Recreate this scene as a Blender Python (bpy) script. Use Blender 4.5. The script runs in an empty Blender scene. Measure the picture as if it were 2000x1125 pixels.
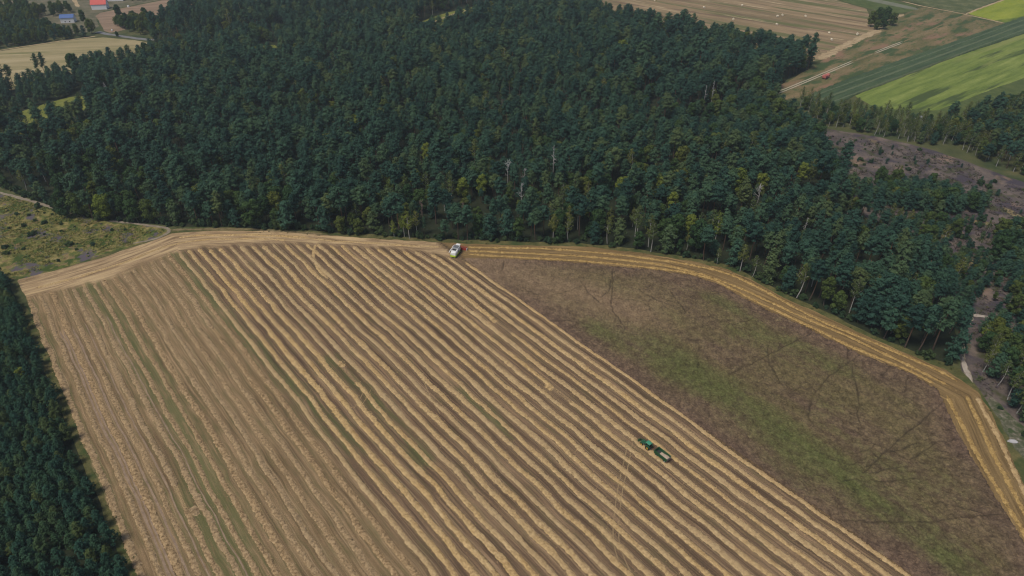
import bpy, math, random
import numpy as np
from mathutils import Vector, Matrix
from mathutils.geometry import tessellate_polygon

R = np.random.default_rng(7)
random.seed(7)
scene = bpy.context.scene
COL = scene.collection
PI = math.pi

# ------------------------------------------------------------------ camera geometry
CAM_H, F_PX, PITCH = 200.0, 1345.0, math.atan(936 / 1345)
CP, SP = math.cos(PITCH), math.sin(PITCH)
HORIZON = 562.5 - F_PX * math.tan(PITCH)

def G(x, y):
    """photo pixel -> ground point (X right, Y away from the camera)"""
    k = (np.asarray(y, float) - HORIZON)
    Z = F_PX * CAM_H / (CP * k)
    Y = (Z - CAM_H * SP) / CP
    X = (np.asarray(x, float) - 1000) * Z / F_PX
    return np.stack([X, Y], -1)

def GP(pts):
    a = np.array(pts, float)
    return G(a[:, 0], a[:, 1])

def to_px(P):
    P = np.atleast_2d(P)
    Z = P[:, 1] * CP + CAM_H * SP
    return np.stack([1000 + P[:, 0] * F_PX / Z, HORIZON + F_PX * CAM_H / (CP * Z)], -1)

# ------------------------------------------------------------------ small numerical helpers
def hash2(ix, iy, seed):
    h = (ix.astype(np.int64) * 374761393 + iy.astype(np.int64) * 668265263 + seed * 974634777) & 0xFFFFFFFF
    h = ((h ^ (h >> 13)) * 1274126177) & 0xFFFFFFFF
    return ((h ^ (h >> 16)) & 0xFFFF) / 65535.0

def vnoise(x, y, seed=0):
    x = np.asarray(x, float); y = np.asarray(y, float)
    ix = np.floor(x); iy = np.floor(y)
    fx = x - ix; fy = y - iy
    fx = fx * fx * (3 - 2 * fx); fy = fy * fy * (3 - 2 * fy)
    a = hash2(ix, iy, seed); b = hash2(ix + 1, iy, seed)
    c = hash2(ix, iy + 1, seed); d = hash2(ix + 1, iy + 1, seed)
    return (a * (1 - fx) + b * fx) * (1 - fy) + (c * (1 - fx) + d * fx) * fy - 0.5

def inside(P, poly):
    P = np.atleast_2d(P)
    x, y = P[:, 0], P[:, 1]
    res = np.zeros(len(P), bool)
    n = len(poly)
    for i in range(n):
        x0, y0 = poly[i]; x1, y1 = poly[(i + 1) % n]
        if y0 == y1:
            continue
        c = ((y0 > y) != (y1 > y)) & (x < (x1 - x0) * (y - y0) / (y1 - y0) + x0)
        res ^= c
    return res

def nearest_on(P, line, closed=False):
    """distance to a polyline, nearest point, arc length along it"""
    P = np.atleast_2d(P)
    best = np.full(len(P), 1e18); pt = np.zeros_like(P); arc = np.zeros(len(P))
    n = len(line); s = 0.0
    for i in range(n if closed else n - 1):
        a = np.array(line[i]); b = np.array(line[(i + 1) % n])
        ab = b - a; L2 = (ab ** 2).sum()
        if L2 < 1e-12:
            continue
        t = np.clip(((P - a) @ ab) / L2, 0, 1)
        q = a + t[:, None] * ab
        d = ((P - q) ** 2).sum(1)
        m = d < best
        best[m] = d[m]; pt[m] = q[m]; arc[m] = s + t[m] * math.sqrt(L2)
        s += math.sqrt(L2)
    return np.sqrt(best), pt, arc

def densify(line, step, closed=False, smooth=0):
    line = np.array(line, float)
    for _ in range(smooth):                       # Chaikin corner cutting
        nxt = np.roll(line, -1, 0) if closed else line[1:]
        cur = line if closed else line[:-1]
        q = cur * .75 + nxt * .25; r = cur * .25 + nxt * .75
        new = np.empty((2 * len(q), 2)); new[0::2] = q; new[1::2] = r
        line = new if closed else np.vstack([line[:1], new, line[-1:]])
    if closed:
        line = np.vstack([line, line[:1]])
    seg = np.sqrt((np.diff(line, axis=0) ** 2).sum(1))
    s = np.concatenate([[0], np.cumsum(seg)])
    n = max(2, int(s[-1] / step))
    t = np.linspace(0, s[-1], n + 1)
    out = np.stack([np.interp(t, s, line[:, 0]), np.interp(t, s, line[:, 1])], -1)
    return out[:-1] if closed else out

def normals2(line):
    d = np.gradient(line, axis=0)
    d /= np.maximum(np.sqrt((d ** 2).sum(1)), 1e-9)[:, None]
    return np.stack([-d[:, 1], d[:, 0]], -1)

# ------------------------------------------------------------------ objects
def tag(o, label=None, cat=None, group=None, kind=None):
    if label: o['label'] = label
    if cat: o['category'] = cat
    if group: o['group'] = group
    if kind: o['kind'] = kind
    return o

def empty(name, loc, rz=0.0, scale=1.0):
    o = bpy.data.objects.new(name, None); COL.objects.link(o)
    o.location = loc; o.rotation_euler = (0, 0, rz); o.scale = (scale,) * 3
    o.empty_display_size = .5
    return o

def mesh_np(name, V, F, mats, mi=None, smooth=False, attrs=None):
    """V (n,3); F (m,4) or (m,3) int array"""
    V = np.asarray(V, np.float32); F = np.asarray(F, np.int32)
    me = bpy.data.meshes.new(name)
    me.vertices.add(len(V)); me.vertices.foreach_set('co', V.ravel())
    k = F.shape[1]
    me.loops.add(F.size); me.loops.foreach_set('vertex_index', F.ravel())
    me.polygons.add(len(F))
    me.polygons.foreach_set('loop_start', np.arange(0, F.size, k, dtype=np.int32))
    me.polygons.foreach_set('loop_total', np.full(len(F), k, np.int32))
    if smooth:
        me.polygons.foreach_set('use_smooth', np.ones(len(F), bool))
    for m in (mats if isinstance(mats, (list, tuple)) else [mats]):
        me.materials.append(m)
    if mi is not None:
        me.polygons.foreach_set('material_index', np.asarray(mi, np.int32))
    for an, av in (attrs or {}).items():
        a = me.attributes.new(an, 'FLOAT', 'POINT')
        a.data.foreach_set('value', np.asarray(av, np.float32))
    me.update(calc_edges=True)
    return me

def link(name, me, parent=None):
    o = bpy.data.objects.new(name, me); COL.objects.link(o)
    if parent is not None: o.parent = parent
    return o

class MB:
    """collects simple shapes of one part into one mesh"""
    def __init__(s): s.v = []; s.f = []
    def add(s, vs, fs):
        b = len(s.v); s.v += [tuple(map(float, v)) for v in vs]; s.f += [tuple(i + b for i in f) for f in fs]; return s
    def box(s, c, d, ch=0.0):
        x, y, z = c; a, b, h = d[0] / 2, d[1] / 2, d[2] / 2
        if ch <= 0:
            vs = [(x + i * a, y + j * b, z + k * h) for k in (-1, 1) for j in (-1, 1) for i in (-1, 1)]
            return s.add(vs, [(0, 2, 3, 1), (4, 5, 7, 6), (0, 1, 5, 4), (2, 6, 7, 3), (0, 4, 6, 2), (1, 3, 7, 5)])
        prof = [(-a + ch, -h), (a - ch, -h), (a, -h + ch), (a, h - ch), (a - ch, h), (-a + ch, h), (-a, h - ch), (-a, -h + ch)]
        return s.prism([(x + p, z + q) for p, q in prof], y - b, y + b)
    def prism(s, prof, y0, y1, y0b=None, y1b=None):
        """profile in (x, z), extruded along y"""
        n = len(prof)
        vs = [(p, y0, q) for p, q in prof] + [(p, y1, q) for p, q in prof]
        fs = [(i, (i + 1) % n, n + (i + 1) % n, n + i) for i in range(n)]
        return s.add(vs, fs + [tuple(range(n))[::-1], tuple(range(n, 2 * n))])
    def loft(s, rings):
        n = len(rings[0]); vs = [p for r in rings for p in r]; fs = []
        for k in range(len(rings) - 1):
            for i in range(n):
                j = (i + 1) % n
                fs.append((k * n + i, k * n + j, (k + 1) * n + j, (k + 1) * n + i))
        fs += [tuple(range(n))[::-1], tuple(range((len(rings) - 1) * n, len(rings) * n))]
        return s.add(vs, fs)
    def cyl(s, c, r, w, axis='y', n=20, r2=None):
        r2 = r if r2 is None else r2
        rings = []
        for q, rr in ((-w / 2, r), (w / 2, r2)):
            ring = []
            for i in range(n):
                a = 2 * PI * i / n; u, v = rr * math.cos(a), rr * math.sin(a)
                ring.append({'y': (c[0] + u, c[1] + q, c[2] + v), 'x': (c[0] + q, c[1] + u, c[2] + v), 'z': (c[0] + u, c[1] + v, c[2] + q)}[axis])
            rings.append(ring)
        return s.loft(rings)
    def tube(s, pts, rad, n=6):
        pts = [Vector(p) for p in pts]; rings = []
        rad = rad if isinstance(rad, (list, tuple)) else [rad] * len(pts)
        for i, p in enumerate(pts):
            d = (pts[min(i + 1, len(pts) - 1)] - pts[max(i - 1, 0)]).normalized()
            a = d.cross(Vector((0, 0, 1)) if abs(d.z) < .9 else Vector((1, 0, 0))).normalized(); b = d.cross(a)
            rings.append([tuple(p + (a * math.cos(2 * PI * k / n) + b * math.sin(2 * PI * k / n)) * rad[i]) for k in range(n)])
        return s.loft(rings)
    def torus(s, c, r, rt, w, n=22):
        """tyre with axle along y"""
        prof = [(r - rt, -w / 2), (r - rt * .25, -w / 2), (r, -w * .36), (r, w * .36), (r - rt * .25, w / 2), (r - rt, w / 2)]
        m = len(prof); vs = []; fs = []
        for i in range(n):
            a = 2 * PI * i / n
            for q, y in prof: vs.append((c[0] + q * math.cos(a), c[1] + y, c[2] + q * math.sin(a)))
        for i in range(n):
            for k in range(m):
                fs.append((i * m + k, i * m + (k + 1) % m, ((i + 1) % n) * m + (k + 1) % m, ((i + 1) % n) * m + k))
        return s.add(vs, fs)
    def mesh(s, name, m):
        me = bpy.data.meshes.new(name); me.from_pydata(s.v, [], s.f)
        for q in (m if isinstance(m, (list, tuple)) else [m]): me.materials.append(q)
        me.validate(); me.update()
        import bmesh
        bm = bmesh.new(); bm.from_mesh(me); bmesh.ops.recalc_face_normals(bm, faces=bm.faces); bm.to_mesh(me); bm.free()
        return me
    def build(s, name, m, parent=None, smooth=False):
        me = s.mesh(name, m)
        if smooth:
            for p in me.polygons: p.use_smooth = True
        return link(name, me, parent)

# ------------------------------------------------------------------ materials
class NT:
    def __init__(s, name):
        s.m = bpy.data.materials.new(name); s.m.use_nodes = True
        s.t = s.m.node_tree; s.t.nodes.clear()
    def n(s, typ, **kw):
        nd = s.t.nodes.new(typ)
        for k, v in kw.items():
            if k.startswith('i_'):
                key = k[2:].replace('_', ' ')
                nd.inputs[key].default_value = v
            else: setattr(nd, k, v)
        return nd
    def l(s, a, b): s.t.links.new(a, b)
    def attr(s, name): return s.n('ShaderNodeAttribute', attribute_name=name).outputs['Fac']
    def pos(s): return s.n('ShaderNodeNewGeometry').outputs['Position']
    def noise(s, vec, scale, detail=3.0, rough=.55, dist=0.0):
        nd = s.n('ShaderNodeTexNoise'); nd.inputs['Scale'].default_value = scale
        nd.inputs['Detail'].default_value = detail; nd.inputs['Roughness'].default_value = rough
        nd.inputs['Distortion'].default_value = dist
        s.l(vec, nd.inputs['Vector']); return nd.outputs['Fac']
    def map(s, vec, scale=(1, 1, 1), rz=0.0):
        a = s.n('ShaderNodeMapping'); a.inputs['Rotation'].default_value = (0, 0, rz)
        b = s.n('ShaderNodeMapping'); b.inputs['Scale'].default_value = scale
        s.l(vec, a.inputs['Vector']); s.l(a.outputs['Vector'], b.inputs['Vector']); return b.outputs['Vector']
    def ramp(s, fac, stops, interp='LINEAR'):
        nd = s.n('ShaderNodeValToRGB'); cr = nd.color_ramp; cr.interpolation = interp
        while len(cr.elements) < len(stops): cr.elements.new(.5)
        for e, (p, c) in zip(cr.elements, stops):
            e.position = p; e.color = (c, c, c, 1) if isinstance(c, (int, float)) else (*c, 1)
        s.l(fac, nd.inputs['Fac']); return nd.outputs['Color']
    def mix(s, fac, a, b, blend='MIX'):
        nd = s.n('ShaderNodeMix', data_type='RGBA', blend_type=blend)
        for v, i in ((fac, 0), (a, 6), (b, 7)):
            if isinstance(v, (int, float)): nd.inputs[i].default_value = v
            elif isinstance(v, tuple): nd.inputs[i].default_value = (*v, 1)
            else: s.l(v, nd.inputs[i])
        return nd.outputs[2]
    def math(s, op, a, b=0.0, c=0.0, clamp=False):
        nd = s.n('ShaderNodeMath', operation=op, use_clamp=clamp)
        for v, i in ((a, 0), (b, 1), (c, 2)):
            if isinstance(v, (int, float)): nd.inputs[i].default_value = v
            else: s.l(v, nd.inputs[i])
        return nd.outputs[0]
    def comb(s, x, y, z=0.0):
        nd = s.n('ShaderNodeCombineXYZ')
        for v, i in ((x, 0), (y, 1), (z, 2)):
            if isinstance(v, (int, float)): nd.inputs[i].default_value = v
            else: s.l(v, nd.inputs[i])
        return nd.outputs[0]
    def out(s, color, rough=.9, spec=.15, metal=0.0, bump=None, bump_d=.3, bump_s=1.0):
        b = s.n('ShaderNodeBsdfPrincipled')
        b.inputs['Roughness'].default_value = rough; b.inputs['Specular IOR Level'].default_value = spec
        b.inputs['Metallic'].default_value = metal
        if isinstance(color, tuple): b.inputs['Base Color'].default_value = (*color, 1)
        else: s.l(color, b.inputs['Base Color'])
        if bump is not None:
            bp = s.n('ShaderNodeBump'); bp.inputs['Distance'].default_value = bump_d; bp.inputs['Strength'].default_value = bump_s
            s.l(bump, bp.inputs['Height']); s.l(bp.outputs['Normal'], b.inputs['Normal'])
        o = s.n('ShaderNodeOutputMaterial'); s.l(b.outputs[0], o.inputs['Surface'])
        return s.m

def paint(name, c, rough=.5, dirt=.25, spec=.4, metal=0.0, dc=(.16, .12, .08)):
    t = NT(name)
    n = t.noise(t.n('ShaderNodeTexCoord').outputs['Object'], 2.2, 5, .65)
    f = t.ramp(n, [(.45, 0.0), (.75, dirt)])
    return t.out(t.mix(f, c, dc), rough, spec, metal)

def foliage(name, stops, trans=.2, vary=.30, nscale=.45):
    t = NT(name)
    oi = t.n('ShaderNodeObjectInfo')
    base = t.ramp(oi.outputs['Random'], stops)
    n = t.noise(t.pos(), nscale, 3, .6)
    v = t.ramp(n, [(.3, 1 - vary), (.7, 1 + vary)])
    c = t.mix(1.0, base, v, 'MULTIPLY')
    d = t.n('ShaderNodeBsdfDiffuse'); t.l(c, d.inputs['Color'])
    tr = t.n('ShaderNodeBsdfTranslucent'); t.l(c, tr.inputs['Color'])
    mx = t.n('ShaderNodeMixShader'); mx.inputs[0].default_value = trans
    t.l(d.outputs[0], mx.inputs[1]); t.l(tr.outputs[0], mx.inputs[2])
    o = t.n('ShaderNodeOutputMaterial'); t.l(mx.outputs[0], o.inputs['Surface'])
    return t.m

def ground(name, stops, scale=.25, fine=2.0, stretch=None, patches=(), bump=.15, rz=0.0):
    """mottled ground: ramp over mixed coarse and fine noise plus coloured patches"""
    t = NT(name); p = t.pos()
    q = t.map(p, stretch or (1, 1, 1), rz) if (stretch or rz) else p
    a = t.noise(q, scale, 6, .62)
    b = t.noise(q, fine, 3, .7)
    f = t.math('ADD', t.math('MULTIPLY', a, .7), t.math('MULTIPLY', b, .3))
    c = t.ramp(f, stops)
    for k, (col, sc, lo, hi) in enumerate(patches):
        pn = t.noise(t.n('ShaderNodeVectorMath', operation='ADD').outputs[0] if False else t.map(q, (1, 1, 1), .7 * (k + 1)), sc, 5, .6)
        c = t.mix(t.ramp(pn, [(lo, 0.0), (hi, 1.0)]), c, col)
    return t.out(c, .95, .05, bump=b, bump_d=bump)

M = {}
M['pine'] = foliage('pine_needles', [(0, (0.026, 0.06, 0.046)), (0.25, (0.038, 0.084, 0.06)), (0.55, (0.048, 0.1, 0.064)), (0.85, (0.066, 0.116, 0.06)), (1, (0.1, 0.132, 0.052))])
M['young'] = foliage('young_pine_needles', [(0, (.028, .070, .050)), (.4, (.037, .082, .051)), (.75, (.047, .091, .046)), (1, (.080, .106, .038))])
M['leaf'] = foliage('broad_leaves', [(0, (0.038, 0.078, 0.034)), (0.4, (0.055, 0.1, 0.036)), (0.75, (0.085, 0.122, 0.036)), (1, (0.13, 0.15, 0.036))], .25)
M['lime'] = foliage('lime_leaves', [(0, (.145, .19, .034)), (1, (.19, .225, .046))], .3)
M['birch'] = foliage('birch_leaves', [(0, (0.075, 0.108, 0.044)), (0.5, (0.1, 0.13, 0.042)), (1, (0.16, 0.17, 0.046))], .28)
M['shrub'] = foliage('shrub_leaves', [(0, (0.0357, 0.0697, 0.0408)), (0.5, (0.0493, 0.0833, 0.0391)), (1, (0.0723, 0.102, 0.0391))], .22)
M['russet'] = foliage('dry_needles', [(0, (.10, .055, .030)), (1, (.13, .07, .035))], .2)

def bark(name, stops, h):
    t = NT(name)
    z = t.n('ShaderNodeSeparateXYZ'); t.l(t.n('ShaderNodeTexCoord').outputs['Object'], z.inputs[0])
    f = t.math('DIVIDE', z.outputs['Z'], h)
    n = t.noise(t.pos(), 3.0, 3)
    c = t.mix(t.ramp(n, [(.4, 0.0), (.8, .6)]), t.ramp(f, stops), (.05, .04, .035))
    return t.out(c, .9, .1)
M['pine_bark'] = bark('pine_bark', [(0, (.085, .062, .05)), (.35, (.11, .07, .05)), (.6, (.22, .10, .055)), (1, (.22, .10, .055))], 20)
M['birch_bark'] = bark('birch_bark', [(0, (.36, .34, .32)), (.6, (.46, .44, .41)), (1, (.34, .31, .28))], 20)
M['grey_bark'] = bark('grey_bark', [(0, (.09, .075, .06)), (1, (.12, .10, .08))], 15)
M['dead_wood'] = bark('dead_wood', [(0, (.26, .245, .23)), (.4, (.40, .385, .37)), (1, (.50, .48, .465))], 18)
M['brown_wood'] = bark('dry_brown_wood', [(0, (.16, .12, .10)), (1, (.24, .17, .14))], 18)

# ------------------------------------------------------------------ ground sheets
def sheet(name, poly, step, z, mat, jitter=.8, jw=6.0, zf=None, attrs=None, kind='structure', label=None, cat=None, seed=1, px=True, smooth=1):
    P = GP(poly) if px else np.array(poly, float)
    P = densify(P, max(step * .7, 1.0), True, smooth)
    if jitter:
        nn = normals2(P)
        j = vnoise(P[:, 0] / jw, P[:, 1] / jw, seed) + .5 * vnoise(P[:, 0] / jw * 2.7, P[:, 1] / jw * 2.7, seed + 5)
        P = P + nn * (j * 2 * jitter)[:, None]
    lo = P.min(0) - step; hi = P.max(0) + step
    xs = np.arange(lo[0], hi[0] + step, step); ys = np.arange(lo[1], hi[1] + step, step)
    X, Y = np.meshgrid(xs, ys); V = np.stack([X.ravel(), Y.ravel()], -1)
    ins = inside(V, P)
    nx = len(xs); ny = len(ys)
    idx = (np.arange(ny - 1)[:, None] * nx + np.arange(nx - 1)[None]).ravel()
    Q = np.stack([idx, idx + 1, idx + nx + 1, idx + nx], -1)
    k = ins[Q].sum(1)
    Q = Q[k >= 1]
    used = np.unique(Q)
    outv = used[~ins[used]]
    if len(outv):
        _, pt, _ = nearest_on(V[outv], P, True); V[outv] = pt
    re = np.full(len(V), -1); re[used] = np.arange(len(used))
    V = V[used]; Q = re[Q]; edge = ~ins[used]
    Z = np.full(len(V), float(z)) if zf is None else zf(V, edge)
    at = attrs(V, edge) if attrs else None
    me = mesh_np(name, np.column_stack([V, Z]), Q, mat, smooth=True, attrs=at)
    o = link(name, me)
    return tag(o, label, cat, None, kind)

def ribbon(name, line, width, z, mat, step=2.0, jitter=.15, seed=1, kind='structure', px=True, smooth=2, fade=True):
    L = densify(GP(line) if px else line, step, smooth=smooth)
    n = normals2(L); m = len(L)
    wl = width / 2 * (1 + .5 * vnoise(np.arange(m) * .35, np.zeros(m), seed)) + jitter * vnoise(np.arange(m) * 1.1, np.ones(m), seed)
    wr = width / 2 * (1 + .5 * vnoise(np.arange(m) * .35, np.zeros(m) + 9, seed)) + jitter * vnoise(np.arange(m) * 1.1, np.ones(m) + 9, seed)
    if fade:
        e = np.clip(np.minimum(np.arange(m), m - 1 - np.arange(m)) / 3.0, .1, 1); wl = wl * e; wr = wr * e
    V = np.vstack([np.column_stack([L + n * wl[:, None], np.full(m, z)]), np.column_stack([L - n * wr[:, None], np.full(m, z)])])
    i = np.arange(m - 1)
    F = np.stack([i, i + m, i + m + 1, i + 1], -1)
    o = link(name, mesh_np(name, V, F, mat))
    return tag(o, kind=kind)

# --- base ground to the horizon
M['grass'] = ground('rough_grass', [(.3, (.045, .055, .026)), (.5, (.075, .082, .035)), (.7, (.13, .115, .055))], .06, 1.2, patches=[((.035, .055, .025), .03, .5, .65)])
me = mesh_np('ground', [(-6000, -3000, 0), (6000, -3000, 0), (6000, 9000, 0), (-6000, 9000, 0)], [(0, 1, 2, 3)], M['grass'])
tag(link('ground', me), kind='structure')

# --- rows of the harvested field
DIRV = np.array([-0.815, 1.0]); DIRV /= np.sqrt((DIRV ** 2).sum())
PERP = np.array([DIRV[1], -DIRV[0]])
U_R = float(G(905, 505) @ PERP); U_R2 = float(G(1780, 1125) @ PERP)
U_EDGE = .5 * (U_R + U_R2)
U_LEFT = float(G(160, 840) @ PERP)
NROW = 40
PITCHROW = (U_EDGE - 1.3 - U_LEFT) / (NROW - 1)
def wob(u, v):
    return 1.0 * vnoise(v / 36, u / 40, 3) + .65 * vnoise(v / 12, u / 16, 4) + .4 * vnoise(v / 5.5, u / 5, 5)

HEAD_LINE = GP([(30, 552), (100, 535), (200, 507), (300, 472), (340, 457), (420, 452), (540, 455), (640, 463), (860, 477), (1000, 481)])
ROW_END = GP([(40, 590), (75, 575), (140, 562), (200, 548), (260, 525), (320, 500), (350, 490), (400, 483), (500, 476), (560, 474), (640, 477), (720, 482), (800, 487), (850, 496), (900, 508), (930, 520)])
CURVED = [
 ('outermost curved golden windrow along the forest edge', [(912, 483), (1000, 484), (1100, 487), (1200, 497), (1300, 509), (1400, 527), (1450, 545), (1500, 572), (1560, 605), (1620, 635), (1700, 666), (1780, 700), (1850, 732), (1868, 745)]),
 ('middle of the three curved golden windrows above the crop', [(915, 490), (1000, 494), (1100, 498), (1200, 506), (1300, 518), (1370, 535), (1440, 560), (1500, 588), (1580, 625), (1660, 658), (1740, 697), (1820, 736), (1850, 752)]),
 ('innermost curved golden windrow touching the crop top edge', [(915, 497), (1000, 502), (1100, 507), (1200, 515), (1300, 526), (1350, 533), (1400, 548), (1440, 570), (1500, 600), (1560, 627), (1640, 667), (1700, 694), (1780, 724), (1825, 750)]),
 ('golden windrow running down beside the right end of the crop', [(1850, 774), (1882, 836), (1918, 906), (1941, 943), (2000, 1042), (2060, 1150)]),
 ('middle golden windrow of the short right headland', [(1888, 774), (1919, 840), (1941, 891), (1969, 941), (2000, 999), (2060, 1110)]),
 ('outer pale windrow of the right headland beside the grass verge', [(1908, 776), (1947, 850), (1969, 898), (2000, 960), (2060, 1080)])]
GREEN_STREAKS = [([(170, 560), (240, 640), (330, 790), (420, 960), (470, 1060)], 7), ([(345, 495), (430, 610), (560, 740), (700, 880)], 5), ([(58, 590), (112, 720), (152, 830), (200, 940), (240, 1030)], 2.2), ([(640, 700), (720, 770), (830, 900)], 4), ([(380, 960), (470, 1125)], 10), ([(900, 760), (1000, 850)], 3)]
STUBBLE = [(35, 547), (100, 531), (200, 503), (300, 470), (335, 456), (420, 450), (540, 452), (640, 460), (860, 474), (1000, 479), (1150, 482), (1250, 494), (1350, 510), (1420, 526), (1470, 547), (1530, 582), (1600, 612), (1700, 660), (1780, 695), (1850, 724), (1912, 765), (1935, 805), (1970, 880), (2000, 945), (2080, 1090), (2180, 1290), (340, 1290), (278, 1125), (236, 1040), (196, 950), (156, 850), (116, 745), (86, 665), (62, 610)]

def stubble_attrs(V, edge):
    u = V @ PERP; v = V @ DIRV
    ru = (u + wob(u, v) - U_LEFT) / PITCHROW
    dh, _, arc = nearest_on(V, HEAD_LINE)
    rend = np.interp(u, ROW_END @ PERP, ROW_END @ DIRV)
    head = np.clip((v - rend + 1.5 + 4 * vnoise(u / 3.0, v / 9, 8)) / 4.0, 0, 1)
    head[u > U_EDGE - 2] = 0
    gr = np.zeros(len(V))
    for ln, w in GREEN_STREAKS:
        d, _, _ = nearest_on(V, GP(ln)); gr = np.maximum(gr, np.exp(-(d / w) ** 2))
    uu = (u - U_LEFT) / (U_EDGE - U_LEFT)
    u_new = float(G(340, 495) @ PERP); u_new = (u_new - U_LEFT) / (U_EDGE - U_LEFT)
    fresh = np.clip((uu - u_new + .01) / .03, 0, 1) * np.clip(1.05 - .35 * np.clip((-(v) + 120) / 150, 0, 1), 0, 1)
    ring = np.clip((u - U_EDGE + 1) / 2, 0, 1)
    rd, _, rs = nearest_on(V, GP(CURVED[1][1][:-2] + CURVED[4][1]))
    edge_shade = np.clip(1.4 - np.abs(u - U_EDGE + .5) / .9, 0, 1)  # mask for the painted shadow line at the foot of the crop
    return dict(edge_shade=edge_shade, ring_d=rd, ring_s=rs, row_u=ru, along=v, head=head, head_d=dh, head_s=arc, green=gr, fresh=fresh, ring=ring)

t = NT('stubble_soil')
ru, al, hd, hdd, hds, gr, fr, rg = [t.attr(a) for a in ('row_u', 'along', 'head', 'head_d', 'head_s', 'green', 'fresh', 'ring')]
p = t.pos()
streak = t.noise(t.comb(t.math('MULTIPLY', ru, 7.0), t.math('MULTIPLY', al, .035)), 1.0, 4, .6)
streak2 = t.noise(t.comb(t.math('MULTIPLY', ru, 2.2), t.math('MULTIPLY', al, .012)), 1.0, 3, .6)
blot = t.noise(p, .05, 4, .6)
fine = t.noise(p, 2.2, 4, .75)
s1 = t.math('ADD', t.math('MULTIPLY', streak, .55), t.math('MULTIPLY', streak2, .45))
s1 = t.math('ADD', s1, t.math('MULTIPLY', t.math('SUBTRACT', fine, .5), .4))
old = t.ramp(s1, [(.34, (.098, .066, .038)), (.45, (.170, .116, .063)), (.54, (.245, .168, .092)), (.63, (.335, .230, .132)), (.75, (.45, .315, .19))])
new = t.ramp(s1, [(.34, (.056, .036, .025)), (.46, (.112, .073, .047)), (.55, (.185, .122, .074)), (.64, (.30, .20, .118)), (.76, (.43, .30, .175))])
c = t.mix(fr, old, new)
# pale wheel marks, two per row
f = t.math('FRACT', ru)
for k, lo_, wd_ in ((.30, .42, .05), (.70, .42, .05), (.42, .5, .03), (.57, .5, .03), (.50, .52, .03)):
    d = t.math('ABSOLUTE', t.math('SUBTRACT', f, k))
    wm = t.math('MULTIPLY', t.ramp(d, [(wd_ * .4, 1.0), (wd_, 0.0)]), t.ramp(t.noise(t.comb(t.math('ADD', ru, 31 * k), t.math('MULTIPLY', al, .012)), .9, 3, .7), [(lo_, 0.0), (lo_ + .22, .62)]))
    c = t.mix(wm, c, (.36, .265, .16))
# straw litter on either side of the row, at row_u = 0
d0 = t.math('ABSOLUTE', t.math('SUBTRACT', t.math('FRACT', t.math('ADD', ru, .5)), .5))
lit = t.math('MULTIPLY', t.ramp(d0, [(.12, .8), (.26, 0.0)]), t.ramp(fine, [(.38, 0.0), (.6, 1.0)]))
c = t.mix(lit, c, (.42, .30, .155))
# weeds
wn = t.noise(t.comb(t.math('MULTIPLY', ru, 3.0), t.math('MULTIPLY', al, .06)), 1.0, 4, .65)
wd = t.math('MULTIPLY', t.ramp(t.math('ADD', wn, t.math('ADD', t.math('MULTIPLY', gr, .18), t.math('MULTIPLY', t.math('SUBTRACT', 1.0, fr), .05))), [(.52, 0.0), (.74, .65)]), t.math('SUBTRACT', 1.0, t.ramp(d0, [(.08, 1.0), (.2, 0.0)])))
c = t.mix(wd, c, t.mix(gr, (.115, .104, .045), (.080, .104, .036)))
# trampled headland: streaks run along the field edge
hn = t.noise(t.comb(t.math('MULTIPLY', hdd, .55), t.math('MULTIPLY', hds, .045)), 1.0, 5, .62, .6)
hn = t.math('ADD', hn, t.math('MULTIPLY', t.math('SUBTRACT', fine, .5), .3))
hc = t.ramp(hn, [(.32, (.17, .115, .065)), (.46, (.30, .21, .12)), (.56, (.43, .31, .175)), (.72, (.54, .40, .22))])
c = t.mix(hd, c, hc)
rn = t.math('ADD', t.math('MULTIPLY', t.noise(t.comb(t.math('MULTIPLY', t.attr('ring_d'), 1.1), t.math('MULTIPLY', t.attr('ring_s'), .03)), 1.0, 4, .65), .65), t.math('MULTIPLY', fine, .35))
rc = t.ramp(rn, [(.34, (.090, .060, .030)), (.46, (.165, .110, .050)), (.56, (.25, .170, .078)), (.68, (.37, .26, .125))])
c = t.mix(rg, c, rc)
c = t.mix(t.math('MULTIPLY', t.attr('edge_shade'), .8), c, (.045, .032, .024))  # shade beside the standing crop, painted dark into the soil colour
c = t.mix(t.ramp(blot, [(.4, 0.0), (.7, .35)]), c, t.mix(1.0, c, (.72, .68, .66), 'MULTIPLY'))
M['stubble'] = t.out(c, .95, .05, bump=fine, bump_d=.22)
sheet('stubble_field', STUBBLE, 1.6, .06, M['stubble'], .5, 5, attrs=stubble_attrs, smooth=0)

# --- straw windrows
t = NT('straw')
n1 = t.noise(t.pos(), 1.15, 5, .75); n2 = t.noise(t.pos(), .06, 3)
oi = t.n('ShaderNodeObjectInfo').outputs['Random']
c = t.ramp(n1, [(.30, (.16, .10, .045)), (.42, (.36, .245, .115)), (.55, (.51, .365, .185)), (.70, (.65, .485, .27))])
c = t.mix(t.ramp(n2, [(.35, 0.0), (.65, .5)]), c, t.mix(1.0, c, (1.0, .93, .72), 'MULTIPLY'))
c = t.mix(t.math('MULTIPLY', oi, .5), c, (.36, .27, .165))
M['straw'] = t.out(c, .9, .12, bump=n1, bump_d=.3)
t = NT('golden_straw')
n1 = t.noise(t.pos(), 1.3, 5, .72)
c = t.ramp(n1, [(.30, (.16, .10, .036)), (.43, (.30, .195, .072)), (.56, (.43, .29, .112)), (.72, (.56, .40, .17))])
M['gold'] = t.out(c, .9, .12, bump=n1, bump_d=.3)

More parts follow.
